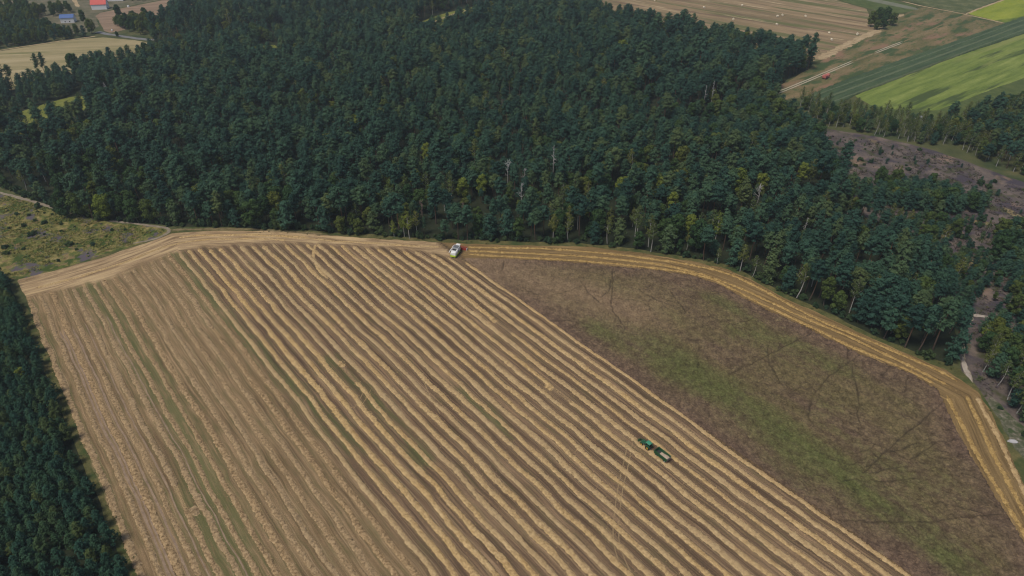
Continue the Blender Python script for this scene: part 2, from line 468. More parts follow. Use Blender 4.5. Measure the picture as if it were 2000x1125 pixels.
t = NT('weathered_straw')
n1 = t.noise(t.pos(), 1.0, 5, .78)
c = t.ramp(n1, [(.34, (.115, .075, .040)), (.45, (.245, .165, .085)), (.55, (.385, .265, .142)), (.70, (.53, .38, .215))])
c = t.mix(t.math('MULTIPLY', t.n('ShaderNodeObjectInfo').outputs['Random'], .3), c, (.32, .25, .16))
M['oldstraw'] = t.out(c, .9, .12, bump=n1, bump_d=.35)

def straw_mesh(name, L, width, height, seed, mat, lumpy=.5, tufts=6.0, z0=.05):
    """a long loose ridge of straw following the line L (points every ~.5 m)"""
    rg = np.random.default_rng(seed)
    m = len(L); n = normals2(L)
    s = np.concatenate([[0], np.cumsum(np.sqrt((np.diff(L, axis=0) ** 2).sum(1)))])
    prof = np.array([-1.0, -.78, -.42, 0, .42, .78, 1.0]); ph = np.array([0, .55, .92, 1.0, .92, .55, 0])
    lump = vnoise(s / .75, np.zeros(m) + seed, seed) + .6 * vnoise(s / 1.6, np.zeros(m) + 3, seed + 2)
    wv = width / 2 * (1 + .35 * lumpy * lump * 2 + .25 * vnoise(s / 9, np.zeros(m), seed + 4))
    hv = height * (1 + lumpy * 1.5 * lump + .35 * vnoise(s / 12, np.zeros(m) + 5, seed + 6))
    e = np.clip(np.minimum(s, s[-1] - s) / 1.5, .15, 1); wv = wv * e; hv = np.maximum(hv, .08) * e
    off = prof[None] * wv[:, None] + rg.normal(0, .10, (m, 7)) * lumpy * 1.2
    V2 = L[:, None] + n[:, None] * off[..., None]
    V2 += rg.normal(0, .07, V2.shape)
    Z = z0 + ph[None] * hv[:, None] * (1 + rg.normal(0, .22, (m, 7)) * (ph > 0)[None])
    V = np.concatenate([V2, Z[..., None]], -1).reshape(-1, 3)
    i = (np.arange(m - 1)[:, None] * 7 + np.arange(6)[None]).ravel()
    F = np.stack([i, i + 7, i + 8, i + 1], -1)
    # loose wisps of straw standing out of the ridge
    k = int(s[-1] * tufts)
    if k:
        a = rg.integers(0, m, k); o = rg.normal(0, .62, k).clip(-1.7, 1.7)
        c = np.column_stack([L[a] + n[a] * (o * wv[a])[:, None] + rg.normal(0, .25, (k, 2)), z0 + np.maximum(0, 1 - o ** 2) * hv[a] + .02])
        d1 = rg.normal(0, 1, (k, 3)); d1[:, 2] *= .45; d1 /= np.sqrt((d1 ** 2).sum(1))[:, None]
        d2 = rg.normal(0, 1, (k, 3)); d2 -= (d2 * d1).sum(1)[:, None] * d1; d2 /= np.sqrt((d2 ** 2).sum(1))[:, None]
        l = rg.uniform(.18, .42, k)[:, None]; w = rg.uniform(.05, .13, k)[:, None]
        T = np.stack([c - d1 * l, c - d2 * w, c + d1 * l, c + d2 * w], 1).reshape(-1, 3); T[:, 2] = np.maximum(T[:, 2], .045)
        b = len(V); V = np.vstack([V, T]); F = np.vstack([F, b + np.arange(4 * k).reshape(-1, 4)])
    return mesh_np(name, V, F, mat)

u_new = float(G(340, 495) @ PERP)
ROWS = 'straw windrows on the harvested field'
GAPS = {27: [(G(965, 625), G(1000, 650))], 19: [(G(667, 712), G(700, 742))], 4: [(G(350, 950), G(376, 985))], 9: [(G(425, 640), G(440, 655))], 29: [(G(1085, 757), G(1105, 785))]}
def gap_rows(pa, pb):
    return int(round((float(pa @ PERP) - U_LEFT) / PITCHROW))
ALLG = [(gap_rows(a, b), a, b) for l in GAPS.values() for a, b in l]
V_LO = -40.0
for r in range(NROW):
    u0 = U_LEFT + r * PITCHROW
    vend = float(np.interp(u0, ROW_END @ PERP, ROW_END @ DIRV))
    # rows run to just below the frame: keep what lies above photo row 1230
    v = np.arange(V_LO - 120, vend - R.uniform(0, 3), .5)
    uu = u0 - wob(np.full(len(v), u0), v) + .5 * vnoise(v / 9, np.full(len(v), r * 3.3), 21) + .25 * vnoise(v / 3.5, np.full(len(v), r * 7.3), 22)
    L = uu[:, None] * PERP + v[:, None] * DIRV
    pxy = to_px(L); keep = (L[:, 1] > 40) & (pxy[:, 1] < 1230)
    for (gr_, a, b) in ALLG:
        if gr_ == r: keep &= ~((v < float(a @ DIRV)) & (v > float(b @ DIRV)))
    runs = np.split(np.arange(len(v))[keep], np.where(np.diff(np.arange(len(v))[keep]) > 1)[0] + 1)
    L = L[keep]
    old_row = u0 < u_new - 1
    lum = .75 if old_row else .6
    parts = [q for q in runs if len(q) > 6]
    for qi, q in enumerate(parts):
        Lq = (uu[:, None] * PERP + v[:, None] * DIRV)[q]
        me = straw_mesh('straw_windrow', Lq, R.uniform(1.6, 2.2) if old_row else R.uniform(1.5, 2.25), (R.uniform(.15, .23) if old_row else R.uniform(.24, .36)), 100 + r * 3 + qi, M['oldstraw'] if old_row else M['straw'], lum, 12)
        o = link('straw_windrow', me)
        if r == 0: lab = 'pale straw windrow bordering the young pine plantation'
        elif r == NROW - 1: lab = 'straw windrow hugging the edge of the standing brown crop'
        elif len(parts) > 1: lab = 'broken straw windrow with a gap of bare stubble %s' % {0: 'ahead of its near piece', 1: 'behind its far piece'}[min(qi, 1)]
        elif old_row: lab = 'weathered lumpy straw windrow in the faded left half of the stubble'
        else: lab = 'fresh smooth straw windrow with dark soil between it and the next'
        tag(o, lab, 'straw windrow', ROWS)

for k, (lab, ln) in enumerate(CURVED):
    L = densify(GP(ln), .5, smooth=3)
    L = L + normals2(L) * (.5 * vnoise(np.arange(len(L)) / 14, np.zeros(len(L)), 40 + k))[:, None]
    tag(link('straw_windrow', straw_mesh('straw_windrow', L, 1.55, .28, 400 + k, M['gold'] if k != 5 else M['straw'], 1.0, 14)), lab, 'straw windrow', 'curved windrows around the standing crop')
# headland streaks of straw along the far edge
HEADROWS = [('thin straw streak along the far headland left of the combine', [(560, 463), (640, 470), (740, 476), (860, 482)]),
            ('straw streak curving round the left corner of the headland', [(70, 562), (150, 542), (240, 515), (320, 482), (380, 470), (470, 466), (560, 468)]),
            ('broken straw streak at the outer rim of the far headland', [(350, 463), (430, 458), (540, 460), (600, 464)]),
            ('short hooked straw row just inside the far headland', [(618, 478), (612, 500), (616, 520), (640, 545)])]
for k, (lab, ln) in enumerate(HEADROWS):
    L = densify(GP(ln), .5, smooth=3); L = L + normals2(L) * (1.2 * vnoise(np.arange(len(L)) / 20, np.zeros(len(L)), 60 + k))[:, None]
    tag(link('straw_windrow', straw_mesh('straw_windrow', L, 1.6, .2, 500 + k, M['straw'], .9, 7)), lab, 'straw windrow', 'straw streaks on the headland')

HEAD_A = math.atan2(DIRV[1], DIRV[0])
def heap(name, px, r, h, label, cat, seed, mat):
    rg = np.random.default_rng(seed); c = G(*px)
    nr, na = 7, 22; V = [(c[0], c[1], h)]; F3 = []
    for i in range(1, nr + 1):
        for j in range(na):
            q = i / nr; a = 2 * PI * (j + .5 * (i % 2)) / na
            rr = r * q * (1 + .12 * math.sin(3 * a + seed) + rg.normal(0, .10)); rr *= 1 + .35 * math.cos(2 * (a - HEAD_A))
            V.append((c[0] + rr * math.cos(a), c[1] + rr * math.sin(a), max(.05, h * (1 - q ** 1.7) * (1 + rg.normal(0, .2)))))
    V = np.array(V); F = []
    for j in range(na): F.append((0, 1 + j, 1 + (j + 1) % na, 1 + (j + 1) % na))
    for i in range(1, nr):
        for j in range(na):
            a = 1 + (i - 1) * na + j; b = 1 + (i - 1) * na + (j + 1) % na
            F.append((a, a + na, b + na, b))
    k = 260; a = rg.uniform(0, 2 * PI, k); q = np.abs(rg.normal(0, .75, k))
    cc = np.column_stack([c[0] + r * q * np.cos(a), c[1] + r * q * np.sin(a), np.maximum(.06, h * (1 - q ** 1.7))])
    d1 = rg.normal(0, 1, (k, 3)); d1[:, 2] *= .5; d1 /= np.sqrt((d1 ** 2).sum(1))[:, None]
    d2 = np.cross(d1, rg.normal(0, 1, (k, 3))); d2 /= np.sqrt((d2 ** 2).sum(1))[:, None]
    T = np.stack([cc - d1 * .22, cc - d2 * .08, cc + d1 * .22, cc + d2 * .08], 1).reshape(-1, 3); T[:, 2] = np.maximum(T[:, 2], .05)
    b = len(V); V = np.vstack([V, T])
    me = bpy.data.meshes.new(name)
    me.from_pydata([tuple(x) for x in V], [], [f if f[2] != f[3] else f[:3] for f in F] + [tuple(b + 4 * i + np.arange(4)) for i in range(k)])
    me.materials.append(mat); me.update()
    return tag(link(name, me), label, cat)
heap('straw_heap', (964, 626), 1.7, .6, 'straw heap ending a broken windrow near the crop edge', 'straw heap', 1, M['straw'])
heap('straw_heap', (666, 712), 1.7, .6, 'straw heap beside a dark bare patch in mid field', 'straw heap', 2, M['straw'])
heap('straw_heap', (380, 998), 1.8, .5, 'straw heap at the start of a row near the plantation', 'straw heap', 4, M['oldstraw'])
heap('straw_heap', (1072, 757), 1.6, .45, 'straw heap below the tail of a pale windrow', 'straw heap', 5, M['straw'])

# wheel tracks across the rows
t = NT('pressed_straw'); M['track'] = t.out(t.ramp(t.noise(t.pos(), 1.5, 4, .7), [(.35, (.20, .14, .08)), (.65, (.36, .26, .145))]), .95, .05)
for k, ln in enumerate([[(1228, 858), (1219, 900), (1207, 950), (1200, 1000), (1196, 1050), (1205, 1090), (1222, 1125)],
                        [(1236, 862), (1228, 905), (1216, 955), (1210, 1000), (1207, 1045), (1214, 1080), (1235, 1125)],
                        [(712, 762), (700, 785), (690, 800)], [(726, 758), (714, 782), (702, 796)],
                        [(815, 725), (832, 755), (845, 785), (860, 810)]]):
    ribbon('track', ln, .34, .12, M['track'], .6, .12, 70 + k)

M['bare'] = ground('bare_wheeling', [(.32, (.17, .12, .085)), (.5, (.25, .18, .125)), (.7, (.34, .25, .17))], .3, 1.6)
for k, (rr_, wd) in enumerate(((1.42, .8), (1.68, .6), (2.45, .7), (3.5, .5), (5.4, .45))):
    v = np.arange(20.0, 330.0, 1.5); u0 = U_LEFT + rr_ * PITCHROW
    vend = float(np.interp(u0, ROW_END @ PERP, ROW_END @ DIRV)); v = v[v < vend]
    L = (u0 - wob(np.full(len(v), u0), v))[:, None] * PERP + v[:, None] * DIRV
    ribbon('track', L, wd, .085 + .001 * k, M['bare'], 1.5, .2, 90 + k, px=False, smooth=0)

# --- standing crop
CROP = [(905, 506), (1000, 508), (1100, 513), (1200, 522), (1300, 533), (1350, 540), (1400, 556), (1440, 578), (1500, 609), (1560, 635), (1640, 675), (1700, 702), (1780, 733), (1832, 764), (1868, 842), (1905, 910), (1930, 950), (2000, 1062), (2100, 1240), (1945, 1240), (1783, 1125), (1560, 967), (1340, 813), (1120, 660)]
TRACKS = [[(1198, 520), (1196, 560), (1192, 600), (1205, 620), (1222, 645)], [(1136, 555), (1150, 575), (1172, 592)], [(1136, 560), (1090, 576), (1060, 580), (1030, 569)], [(985, 512), (980, 530)],
          [(1585, 650), (1500, 695), (1425, 732)], [(1500, 676), (1497, 695), (1510, 725), (1526, 752)], [(1685, 692), (1660, 705), (1620, 735), (1590, 770), (1580, 800), (1578, 815), (1590, 835)],
          [(1655, 682), (1655, 702)], [(1663, 712), (1672, 760), (1678, 790), (1675, 820), (1685, 840)], [(1672, 715), (1720, 745), (1770, 778), (1810, 800)], [(1737, 718), (1720, 735)], [(1772, 735), (1767, 770)],
          [(1842, 787), (1830, 800), (1805, 820), (1770, 845), (1730, 880), (1690, 925)], [(1640, 1018), (1700, 1020), (1780, 1022), (1830, 1018), (1880, 1010), (1962, 1007)],
          [(1690, 915), (1708, 905), (1735, 908), (1765, 925)], [(1830, 980), (1870, 990), (1920, 1003)], [(1250, 570), (1290, 590), (1320, 600)], [(1560, 760), (1540, 770)]]
_rt = random.Random(5)
for _ in range(30):
    cx, cy = (_rt.gauss(1730, 70), _rt.gauss(890, 45)) if _ < 20 else (_rt.uniform(1050, 1500), _rt.uniform(530, 640))
    if _ >= 20 and cy < 560 + (cx - 1050) * .1 - 40: cy += 40
    a_ = _rt.choice([-.5, .5, 2.6, .2]) + _rt.gauss(0, .3); L_ = _rt.uniform(15, 45); b_ = _rt.gauss(0, .5)
    TRACKS.append([(cx, cy), (cx + L_ * math.cos(a_), cy - L_ * .6 * math.sin(a_)), (cx + L_ * (math.cos(a_) + math.cos(a_ + b_)), cy - L_ * .6 * (math.sin(a_) + math.sin(a_ + b_)))])
TRK = [densify(GP(l), 1.0, smooth=2) for l in TRACKS]
GREENL = [([(1180, 640), (1260, 672), (1330, 722), (1450, 800), (1560, 875), (1700, 975), (1850, 1085)], 14, .80), ([(1440, 650), (1560, 690), (1640, 715)], 14, .55), ([(1210, 560), (1330, 630), (1450, 690)], 13, .3), ([(1600, 800), (1700, 900), (1850, 960)], 13, .5), ([(1320, 565), (1430, 600), (1530, 640)], 8, .5), ([(1010, 530), (1060, 550)], 5, .6), ([(1120, 592), (1140, 600)], 4, .6)]
def track_dist(V):
    W = V + np.stack([vnoise(V[:, 0] / 3.5, V[:, 1] / 3.5, 81), vnoise(V[:, 0] / 3.5, V[:, 1] / 3.5, 82)], -1) * 1.1
    td = np.full(len(V), 99.0)
    for l in TRK:
        m = ((W > l.min(0) - 3) & (W < l.max(0) + 3)).all(1)
        if m.any(): td[m] = np.minimum(td[m], nearest_on(W[m], l)[0])
    return td
def crop_attrs(V, edge):
    g = np.zeros(len(V))
    for l, w, a in GREENL:
        d, _, _ = nearest_on(V, GP(l)); g = np.maximum(g, a * np.exp(-(d / w) ** 2))
    td = track_dist(V)
    low = np.clip((nearest_on(V, GP(CROP), True)[0] + 7 * vnoise(V[:, 0] / 12, V[:, 1] / 12, 88)) / 15, 0, 1)
    ripe = np.exp(-(nearest_on(V, GP([(930, 512), (1080, 560), (1240, 610)]))[0] / 16) ** 2)
    return dict(ripe=ripe, green=g, track=np.clip(1.15 - td / .34, 0, 1) * (.55 + .9 * (vnoise(V[:, 0] / 3, V[:, 1] / 3, 77) + .5)).clip(0, 1), inner=low, row_u=V @ PERP, along=V @ DIRV)
def crop_z(V, edge):
    td = track_dist(V)
    z = .85 + .24 * R.normal(0, 1, len(V)) + .3 * vnoise(V[:, 0] / 2, V[:, 1] / 2, 51) + .3 * vnoise(V[:, 0] / 7, V[:, 1] / 7, 52)
    z *= 1 - .7 * np.clip(1.5 - td / .4, 0, 1)
    z[edge] = .07
    return np.maximum(z, .09 * (~edge) + .07 * edge)
t = NT('standing_crop')
g, tk, inn, ru, al = t.attr('green'), t.attr('track'), t.attr('inner'), t.attr('row_u'), t.attr('along')
p = t.pos()
big = t.noise(t.comb(t.math('MULTIPLY', ru, .07), t.math('MULTIPLY', al, .022)), 1.0, 5, .62)
mid = t.noise(p, .35, 4, .65); fin = t.noise(t.map(p, (1.4, .8, 1), math.radians(-51)), 1.0, 5, .85)
e = t.math('ADD', t.math('MULTIPLY', mid, .40), t.math('MULTIPLY', fin, .60))
brown = t.ramp(e, [(.36, (.046, .031, .024)), (.46, (.096, .065, .047)), (.54, (.155, .106, .073)), (.66, (.265, .182, .122))])
olive = t.ramp(e, [(.36, (.044, .036, .020)), (.46, (.098, .080, .040)), (.54, (.150, .121, .060)), (.66, (.25, .20, .10))])
green = t.ramp(e, [(.36, (.030, .038, .015)), (.46, (.066, .080, .027)), (.54, (.102, .118, .040)), (.66, (.18, .185, .075))])
c = t.mix(t.math('MULTIPLY', t.ramp(t.math('ADD', big, t.math('MULTIPLY', t.math('SUBTRACT', mid, .5), .25)), [(.30, .1), (.56, .95)]), inn), brown, olive)
gf = t.ramp(t.math('ADD', g, t.math('ADD', t.math('MULTIPLY', t.math('SUBTRACT', big, .5), 1.5), t.math('MULTIPLY', t.math('SUBTRACT', mid, .5), .9))), [(.36, 0.0), (1.05, .85)])
c = t.mix(gf, c, green)
c = t.mix(t.math('MULTIPLY', t.attr('ripe'), .75), c, t.ramp(e, [(.34, (.095, .064, .042)), (.46, (.180, .125, .080)), (.55, (.25, .175, .11)), (.68, (.36, .26, .165))]))
c = t.mix(t.math('MULTIPLY', tk, .75), c, (.034, .027, .020))
M['crop'] = t.out(c, .95, .05, bump=fin, bump_d=.3)
o = sheet('crop', CROP, .42, .7, M['crop'], .35, 4, zf=crop_z, attrs=crop_attrs, kind='stuff', label='standing brown and green crop still uncut inside the windrows', cat='crop', smooth=0)

# --- verges, clearing, heath, far fields
M['verge'] = ground('verge_grass', [(.32, (.045, .052, .020)), (.5, (.095, .092, .036)), (.7, (.18, .145, .065))], .2, 1.6, patches=[((.05, .07, .025), .1, .5, .62)])
sheet('verge', [(30, 540), (120, 517), (250, 478), (320, 458), (345, 444), (480, 444), (640, 453), (860, 467), (1000, 472), (1150, 475), (1250, 488), (1350, 503), (1420, 517), (1470, 538), (1530, 573), (1600, 603), (1700, 651), (1780, 687), (1850, 712), (1900, 730), (1935, 780), (1960, 830), (2000, 900), (2080, 1010), (2110, 1060), (2060, 1100), (1900, 800), (1800, 730), (1400, 560), (1000, 500), (600, 480), (400, 480), (200, 520), (50, 560)], 4, .03, M['verge'], 1.0, 6)
sheet('verge', [(40, 590), (62, 612), (90, 668), (120, 748), (160, 852), (200, 952), (240, 1042), (282, 1125), (345, 1290), (250, 1290), (235, 1125), (180, 1000), (120, 860), (80, 760), (40, 660)], 3, .03, M['verge'], .5, 5, seed=3)
M['floor'] = ground('forest_floor', [(.3, (.014, .020, .012)), (.55, (.026, .032, .018)), (.75, (.045, .042, .024))], .15, 1.0)
FOREST = [(-260, 300), (-60, 352), (0, 366), (60, 388), (110, 407), (170, 428), (240, 434), (330, 441), (480, 444), (640, 455), (760, 461), (860, 469), (1000, 473), (1150, 476), (1250, 489), (1350, 504), (1420, 519), (1470, 540), (1530, 575), (1600, 604), (1700, 653), (1780, 689), (1850, 714), (1872, 700), (1872, 640), (1845, 590), (1790, 530), (1740, 480), (1690, 430), (1650, 380), (1625, 330), (1600, 285), (1560, 240), (1520, 200), (1505, 178), (1540, 155), (1592, 130), (1560, 118), (1480, 96), (1400, 82), (1300, 62), (1165, 38), (1120, 10), (1080, -20), (1000, -45), (430, -45), (420, -5), (385, 22), (335, 38), (300, 62), (300, 95), (250, 114), (160, 132), (110, 146), (60, 161), (0, 177), (-60, 190), (-260, 225)]
sheet('forest_floor', FOREST, 10, .02, M['floor'], 1.5, 9)
sheet('forest_floor', [(-160, 510), (0, 535), (25, 565), (50, 640), (90, 730), (130, 830), (170, 930), (205, 1010), (250, 1125), (290, 1250), (-200, 1250)], 5, .04, M['floor'], .6, 5, seed=4)
M['clearing'] = ground('clearing_scrub', [(.30, (.050, .062, .020)), (.43, (.120, .122, .040)), (.53, (.21, .18, .065)), (.66, (.33, .25, .115))], .3, .9, patches=[((.050, .075, .020), .09, .47, .56), ((.19, .135, .07), .16, .55, .62), ((.100, .085, .098), .085, .56, .62), ((.10, .125, .03), .2, .57, .64)], bump=.5)
sheet('clearing', [(-120, 350), (0, 372), (80, 398), (150, 420), (210, 434), (330, 444), (338, 452), (310, 464), (250, 483), (150, 514), (60, 542), (20, 548), (-20, 535), (-120, 515)], 4, .05, M['clearing'], .8, 5)
M['sand'] = ground('pale_sand', [(.3, (.14, .115, .085)), (.55, (.25, .21, .16)), (.75, (.36, .31, .25))], .4, 2.0)
ribbon('path', [(-20, 372), (30, 384), (75, 397), (120, 411), (150, 420)], 2.2, .09, M['sand'], 1.5, .5, 11)
ribbon('path', [(206, 431), (240, 434), (290, 440), (325, 445), (333, 450), (325, 458), (300, 468), (252, 477)], 1.8, .09, M['sand'], 1.5, .5, 12)
M['sandgrass'] = ground('sandy_track', [(.3, (.10, .085, .045)), (.5, (.17, .135, .07)), (.7, (.30, .235, .14))], .4, 2.0)
ribbon('path', [(330, 449), (400, 448), (480, 447), (560, 452), (640, 458)], 2.0, .09, M['sandgrass'], 1.5, .5, 13)
M['heath'] = ground('heath', [(.30, (.050, .042, .040)), (.45, (.092, .076, .072)), (.56, (.135, .108, .094)), (.72, (.21, .165, .13))], .09, .9, patches=[((.062, .052, .064), .06, .50, .60), ((.060, .062, .032), .08, .53, .63), ((.25, .17, .125), .035, .60, .70)], bump=.4)
sheet('heath', [(1560, 245), (1640, 255), (1750, 275), (1850, 300), (1950, 340), (2080, 380), (2200, 460), (2300, 760), (2260, 980), (2090, 950), (2000, 880), (1945, 800), (1900, 745), (1872, 715), (1878, 640), (1850, 590), (1795, 530), (1745, 480), (1695, 430), (1655, 380), (1630, 330), (1605, 285)], 6, .045, M['heath'], 1.2, 7)
M['whitesand'] = ground('white_sand', [(.3, (.24, .20, .165)), (.55, (.38, .33, .28)), (.75, (.50, .45, .39))], .4, 2.0)
ribbon('path', [(1842, 606), (1870, 610), (1895, 615), (1920, 618), (1948, 622)], 2.6, .09, M['whitesand'], 1.5, .8, 14)
ribbon('path', [(1902, 614), (1888, 632), (1878, 655), (1880, 680), (1878, 700), (1888, 725), (1900, 748)], 2.4, .095, M['sand'], 1.5, .8, 15)
ribbon('path', [(1902, 614), (1889, 633), (1880, 655)], .9, .11, M['whitesand'], 1.2, .4, 16)
ribbon('path', [(1880, 695), (1884, 720), (1898, 745)], 1.6, .11, M['whitesand'], 1.2, .6, 17)
M['rubble'] = ground('stony_verge', [(.3, (.045, .055, .03)), (.48, (.095, .095, .06)), (.58, (.18, .16, .125)), (.72, (.34, .31, .27))], .5, 1.3, patches=[((.05, .07, .03), .25, .47, .58)])
sheet('verge', [(1925, 770), (1960, 790), (2010, 850), (2060, 930), (2040, 950), (1990, 880), (1950, 820)], 3, .065, M['rubble'], 1.2, 5, seed=9)
ribbon('path', [(1862, 505), (1880, 522), (1930, 500), (1962, 480), (2010, 520)], 3.5, .09, M['sandgrass'], 1.5, 1.2, 18)
ribbon('path', [(1960, 405), (1990, 425), (2030, 445)], 5.5, .09, M['sandgrass'], 1.5, 1.5, 19)
ribbon('path', [(1860, 435), (1900, 430), (1940, 440)], 5.0, .09, M['sandgrass'], 1.5, 1.5, 20)

# far fields, upper right
RZ_BALE = math.atan2(*(G(1690, 30) - G(1300, -30))[::-1])
M['bale_field'] = ground('bale_stubble', [(.34, (.130, .098, .058)), (.45, (.20, .150, .085)), (.55, (.27, .195, .115)), (.66, (.36, .265, .165))], .05, .6, stretch=(.10, 1.3, 1), rz=-RZ_BALE, patches=[((.125, .125, .055), .05, .53, .59), ((.16, .11, .07), .06, .55, .62), ((.44, .34, .21), .12, .60, .67)])
sheet('stubble_field', [(1060, -60), (1500, -70), (1570, -25), (1632, 0), (1692, 17), (1703, 40), (1712, 58), (1650, 92), (1608, 117), (1540, 128), (1400, 90), (1200, 50), (1060, 0)], 8, .05, M['bale_field'], 1.0, 8, seed=6, smooth=0)
M['headstraw'] = ground('loose_straw', [(.34, (.22, .16, .09)), (.5, (.36, .27, .16)), (.7, (.46, .36, .23))], .25, 1.2, stretch=(.3, 1.3, 1), rz=-.6)
ribbon('track', [(1720, 58), (1690, 70), (1650, 90), (1600, 116)], 9, .09, M['headstraw'], 2, 2.5, 21)
ribbon('track', [(1765, 28), (1740, 35), (1715, 55)], 7, .09, M['headstraw'], 2, 2.0, 22)
M['meadow'] = ground('dry_meadow', [(.32, (.070, .075, .035)), (.46, (.125, .112, .052)), (.58, (.20, .150, .082)), (.72, (.27, .195, .11))], .05, .7, stretch=(.35, 1.2, 1), rz=-.75, patches=[((.055, .080, .034), .06, .50, .58), ((.215, .135, .085), .045, .55, .63), ((.075, .10, .04), .15, .56, .64)])
sheet('meadow', [(1716, 60), (1765, 28), (1800, 14), (1888, 28), (1968, 47), (1900, 74), (1840, 97), (1700, 150), (1640, 174), (1560, 190), (1490, 205), (1500, 178), (1540, 158), (1604, 120), (1650, 92)], 8, .055, M['meadow'], 1.2, 8, seed=7, smooth=0)
M['track2'] = t = ground('chalky_ruts', [(.3, (.30, .26, .19)), (.7, (.46, .41, .32))], .5, 2)
for k, dy in enumerate((-2.2, 1.6)):
    ribbon('track', [(1515, 183 + dy), (1560, 165 + dy), (1610, 144 + dy), (1667, 120 + dy)], 1.3, .10, M['track2'], 3, .08, 23 + k)
    ribbon('track', [(1707, 104 + dy * .8), (1735, 93 + dy * .8), (1764, 82 + dy * .8)], 1.2, .10, M['track2'], 3, .08, 25 + k)
ribbon('track', [(1667, 120), (1690, 111), (1707, 104)], 2.5, .10, M['sandgrass'], 2, .8, 27)
ribbon('track', [(1764, 82), (1800, 66), (1850, 44), (1885, 30)], 2.2, .10, M['sandgrass'], 2, .9, 28)
ribbon('path', [(1760, 2), (1800, 12), (1850, 21), (1885, 28), (1930, 38), (1968, 47)], 3.2, .11, M['headstraw'], 3, .5, 29)
ribbon('path', [(1885, 28), (1920, 14), (1960, 0), (2010, -18)], 3.0, .115, M['headstraw'], 3, .5, 30)
# maize: a tall crop, drilled in lines
MAIZE = [(1968, 46), (1850, 88), (1760, 118), (1660, 156), (1585, 186), (1560, 200), (1640, 205), (1668, 187), (1760, 152), (1850, 117), (2000, 66), (2160, 10), (2160, -20), (2050, 15)]
md = G(1968, 46) - G(1660, 156); md /= np.sqrt((md ** 2).sum()); mp = np.array([md[1], -md[0]])
def maize_z(V, e):
    w = V @ mp
    z = 1.9 + .4 * np.sin(w * 2 * PI / 6.2) + .25 * R.normal(0, 1, len(V)) * .8 - .3 * (np.mod(w, 18.6) < 1.6)
    z[e] = .08
    return np.maximum(z, .09 * ~e)
t = NT('maize_leaves'); p = t.pos()
c = t.ramp(t.math('ADD', t.math('MULTIPLY', t.noise(t.map(p, (.15, 1.2, 1), -math.atan2(md[1], md[0])), .25, 3), .5), t.math('MULTIPLY', t.noise(p, .9, 4, .8), .5)), [(.34, (.030, .050, .026)), (.5, (.052, .082, .038)), (.68, (.088, .118, .056))])
vd = t.n('ShaderNodeVectorMath', operation='DOT_PRODUCT'); t.l(p, vd.inputs[0]); vd.inputs[1].default_value = (mp[0], mp[1], 0)
ln_ = t.math('ABSOLUTE', t.math('SUBTRACT', t.math('FRACT', t.math('DIVIDE', vd.outputs['Value'], 8.6)), .5))
c = t.mix(t.ramp(ln_, [(.05, .75), (.13, 0.0)]), c, (.115, .135, .075))
M['maize'] = t.out(c, .8, .15)
sheet('maize', MAIZE, 1.5, 2, M['maize'], .5, 8, zf=maize_z, kind='stuff', label='dark green maize standing in rows above the bright green field', cat='maize', smooth=0)
M['bright'] = ground('green_cover_crop', [(.32, (.072, .108, .028)), (.45, (.125, .170, .040)), (.55, (.175, .218, .054)), (.68, (.26, .29, .09))], .12, .9, stretch=(.12, 1.3, 1), rz=-math.atan2(md[1], md[0]), patches=[((.060, .085, .030), .06, .55, .63), ((.20, .22, .07), .04, .56, .66)], bump=.3)
sheet('field', [(1668, 187), (1760, 152), (1850, 117), (2000, 66), (2160, 10), (2200, 90), (2000, 152), (1900, 188), (1830, 216), (1760, 216), (1700, 205)], 8, .06, M['bright'], 1.0, 8, seed=8, smooth=0)
M['dgrass'] = ground('green_margin', [(.32, (.045, .065, .024)), (.5, (.075, .100, .034)), (.7, (.12, .135, .05))], .12, .9)
sheet('meadow', [(1700, 205), (1760, 215), (1830, 215), (1900, 187), (2000, 151), (2200, 88), (2220, 130), (2000, 185), (1900, 230), (1840, 255), (1740, 235), (1640, 215), (1600, 205)], 8, .05, M['dgrass'], 1.0, 8, seed=9, smooth=0)
M['lemon'] = ground('sunlit_yellow_green_crop', [(.32, (.105, .145, .024)), (.5, (.20, .24, .030)), (.7, (.30, .32, .05))], .05, .6, stretch=(.3, 1.2, 1), rz=-math.atan2(md[1], md[0]), patches=[((.06, .10, .03), .02, .53, .62)])  # yellow green crop, brightness of a sun patch put into its colour
sheet('field', [(1890, 27), (1930, 11), (1965, -2), (2010, -20), (2120, -20), (2080, 0), (2000, 38), (1968, 46), (1930, 37)], 8, .07, M['lemon'], .8, 8, seed=10, smooth=0)
M['olive'] = ground('weedy_field', [(.32, (.050, .070, .030)), (.5, (.090, .105, .046)), (.7, (.20, .19, .10))], .07, .7)
sheet('field', [(1700, -30), (1790, 8), (1850, 19), (1884, 27), (1950, 0), (2000, -20), (1900, -60)], 8, .06, M['olive'], .8, 8, seed=11)
sheet('field', [(1560, -30), (1632, -1), (1694, 16), (1730, 24), (1770, 26), (1798, 13), (1740, 0), (1660, -40)], 8, .065, M['dgrass'], .8, 8, seed=12)
M['pale'] = ground('pale_grass_strip', [(.3, (.115, .125, .085)), (.7, (.20, .205, .15))], .1, .8)
sheet('field', [(1650, -20), (1700, -4), (1760, 8), (1800, 18), (1786, 20), (1730, 9), (1680, -2), (1630, -18)], 6, .09, M['pale'], .8, 8, seed=13)
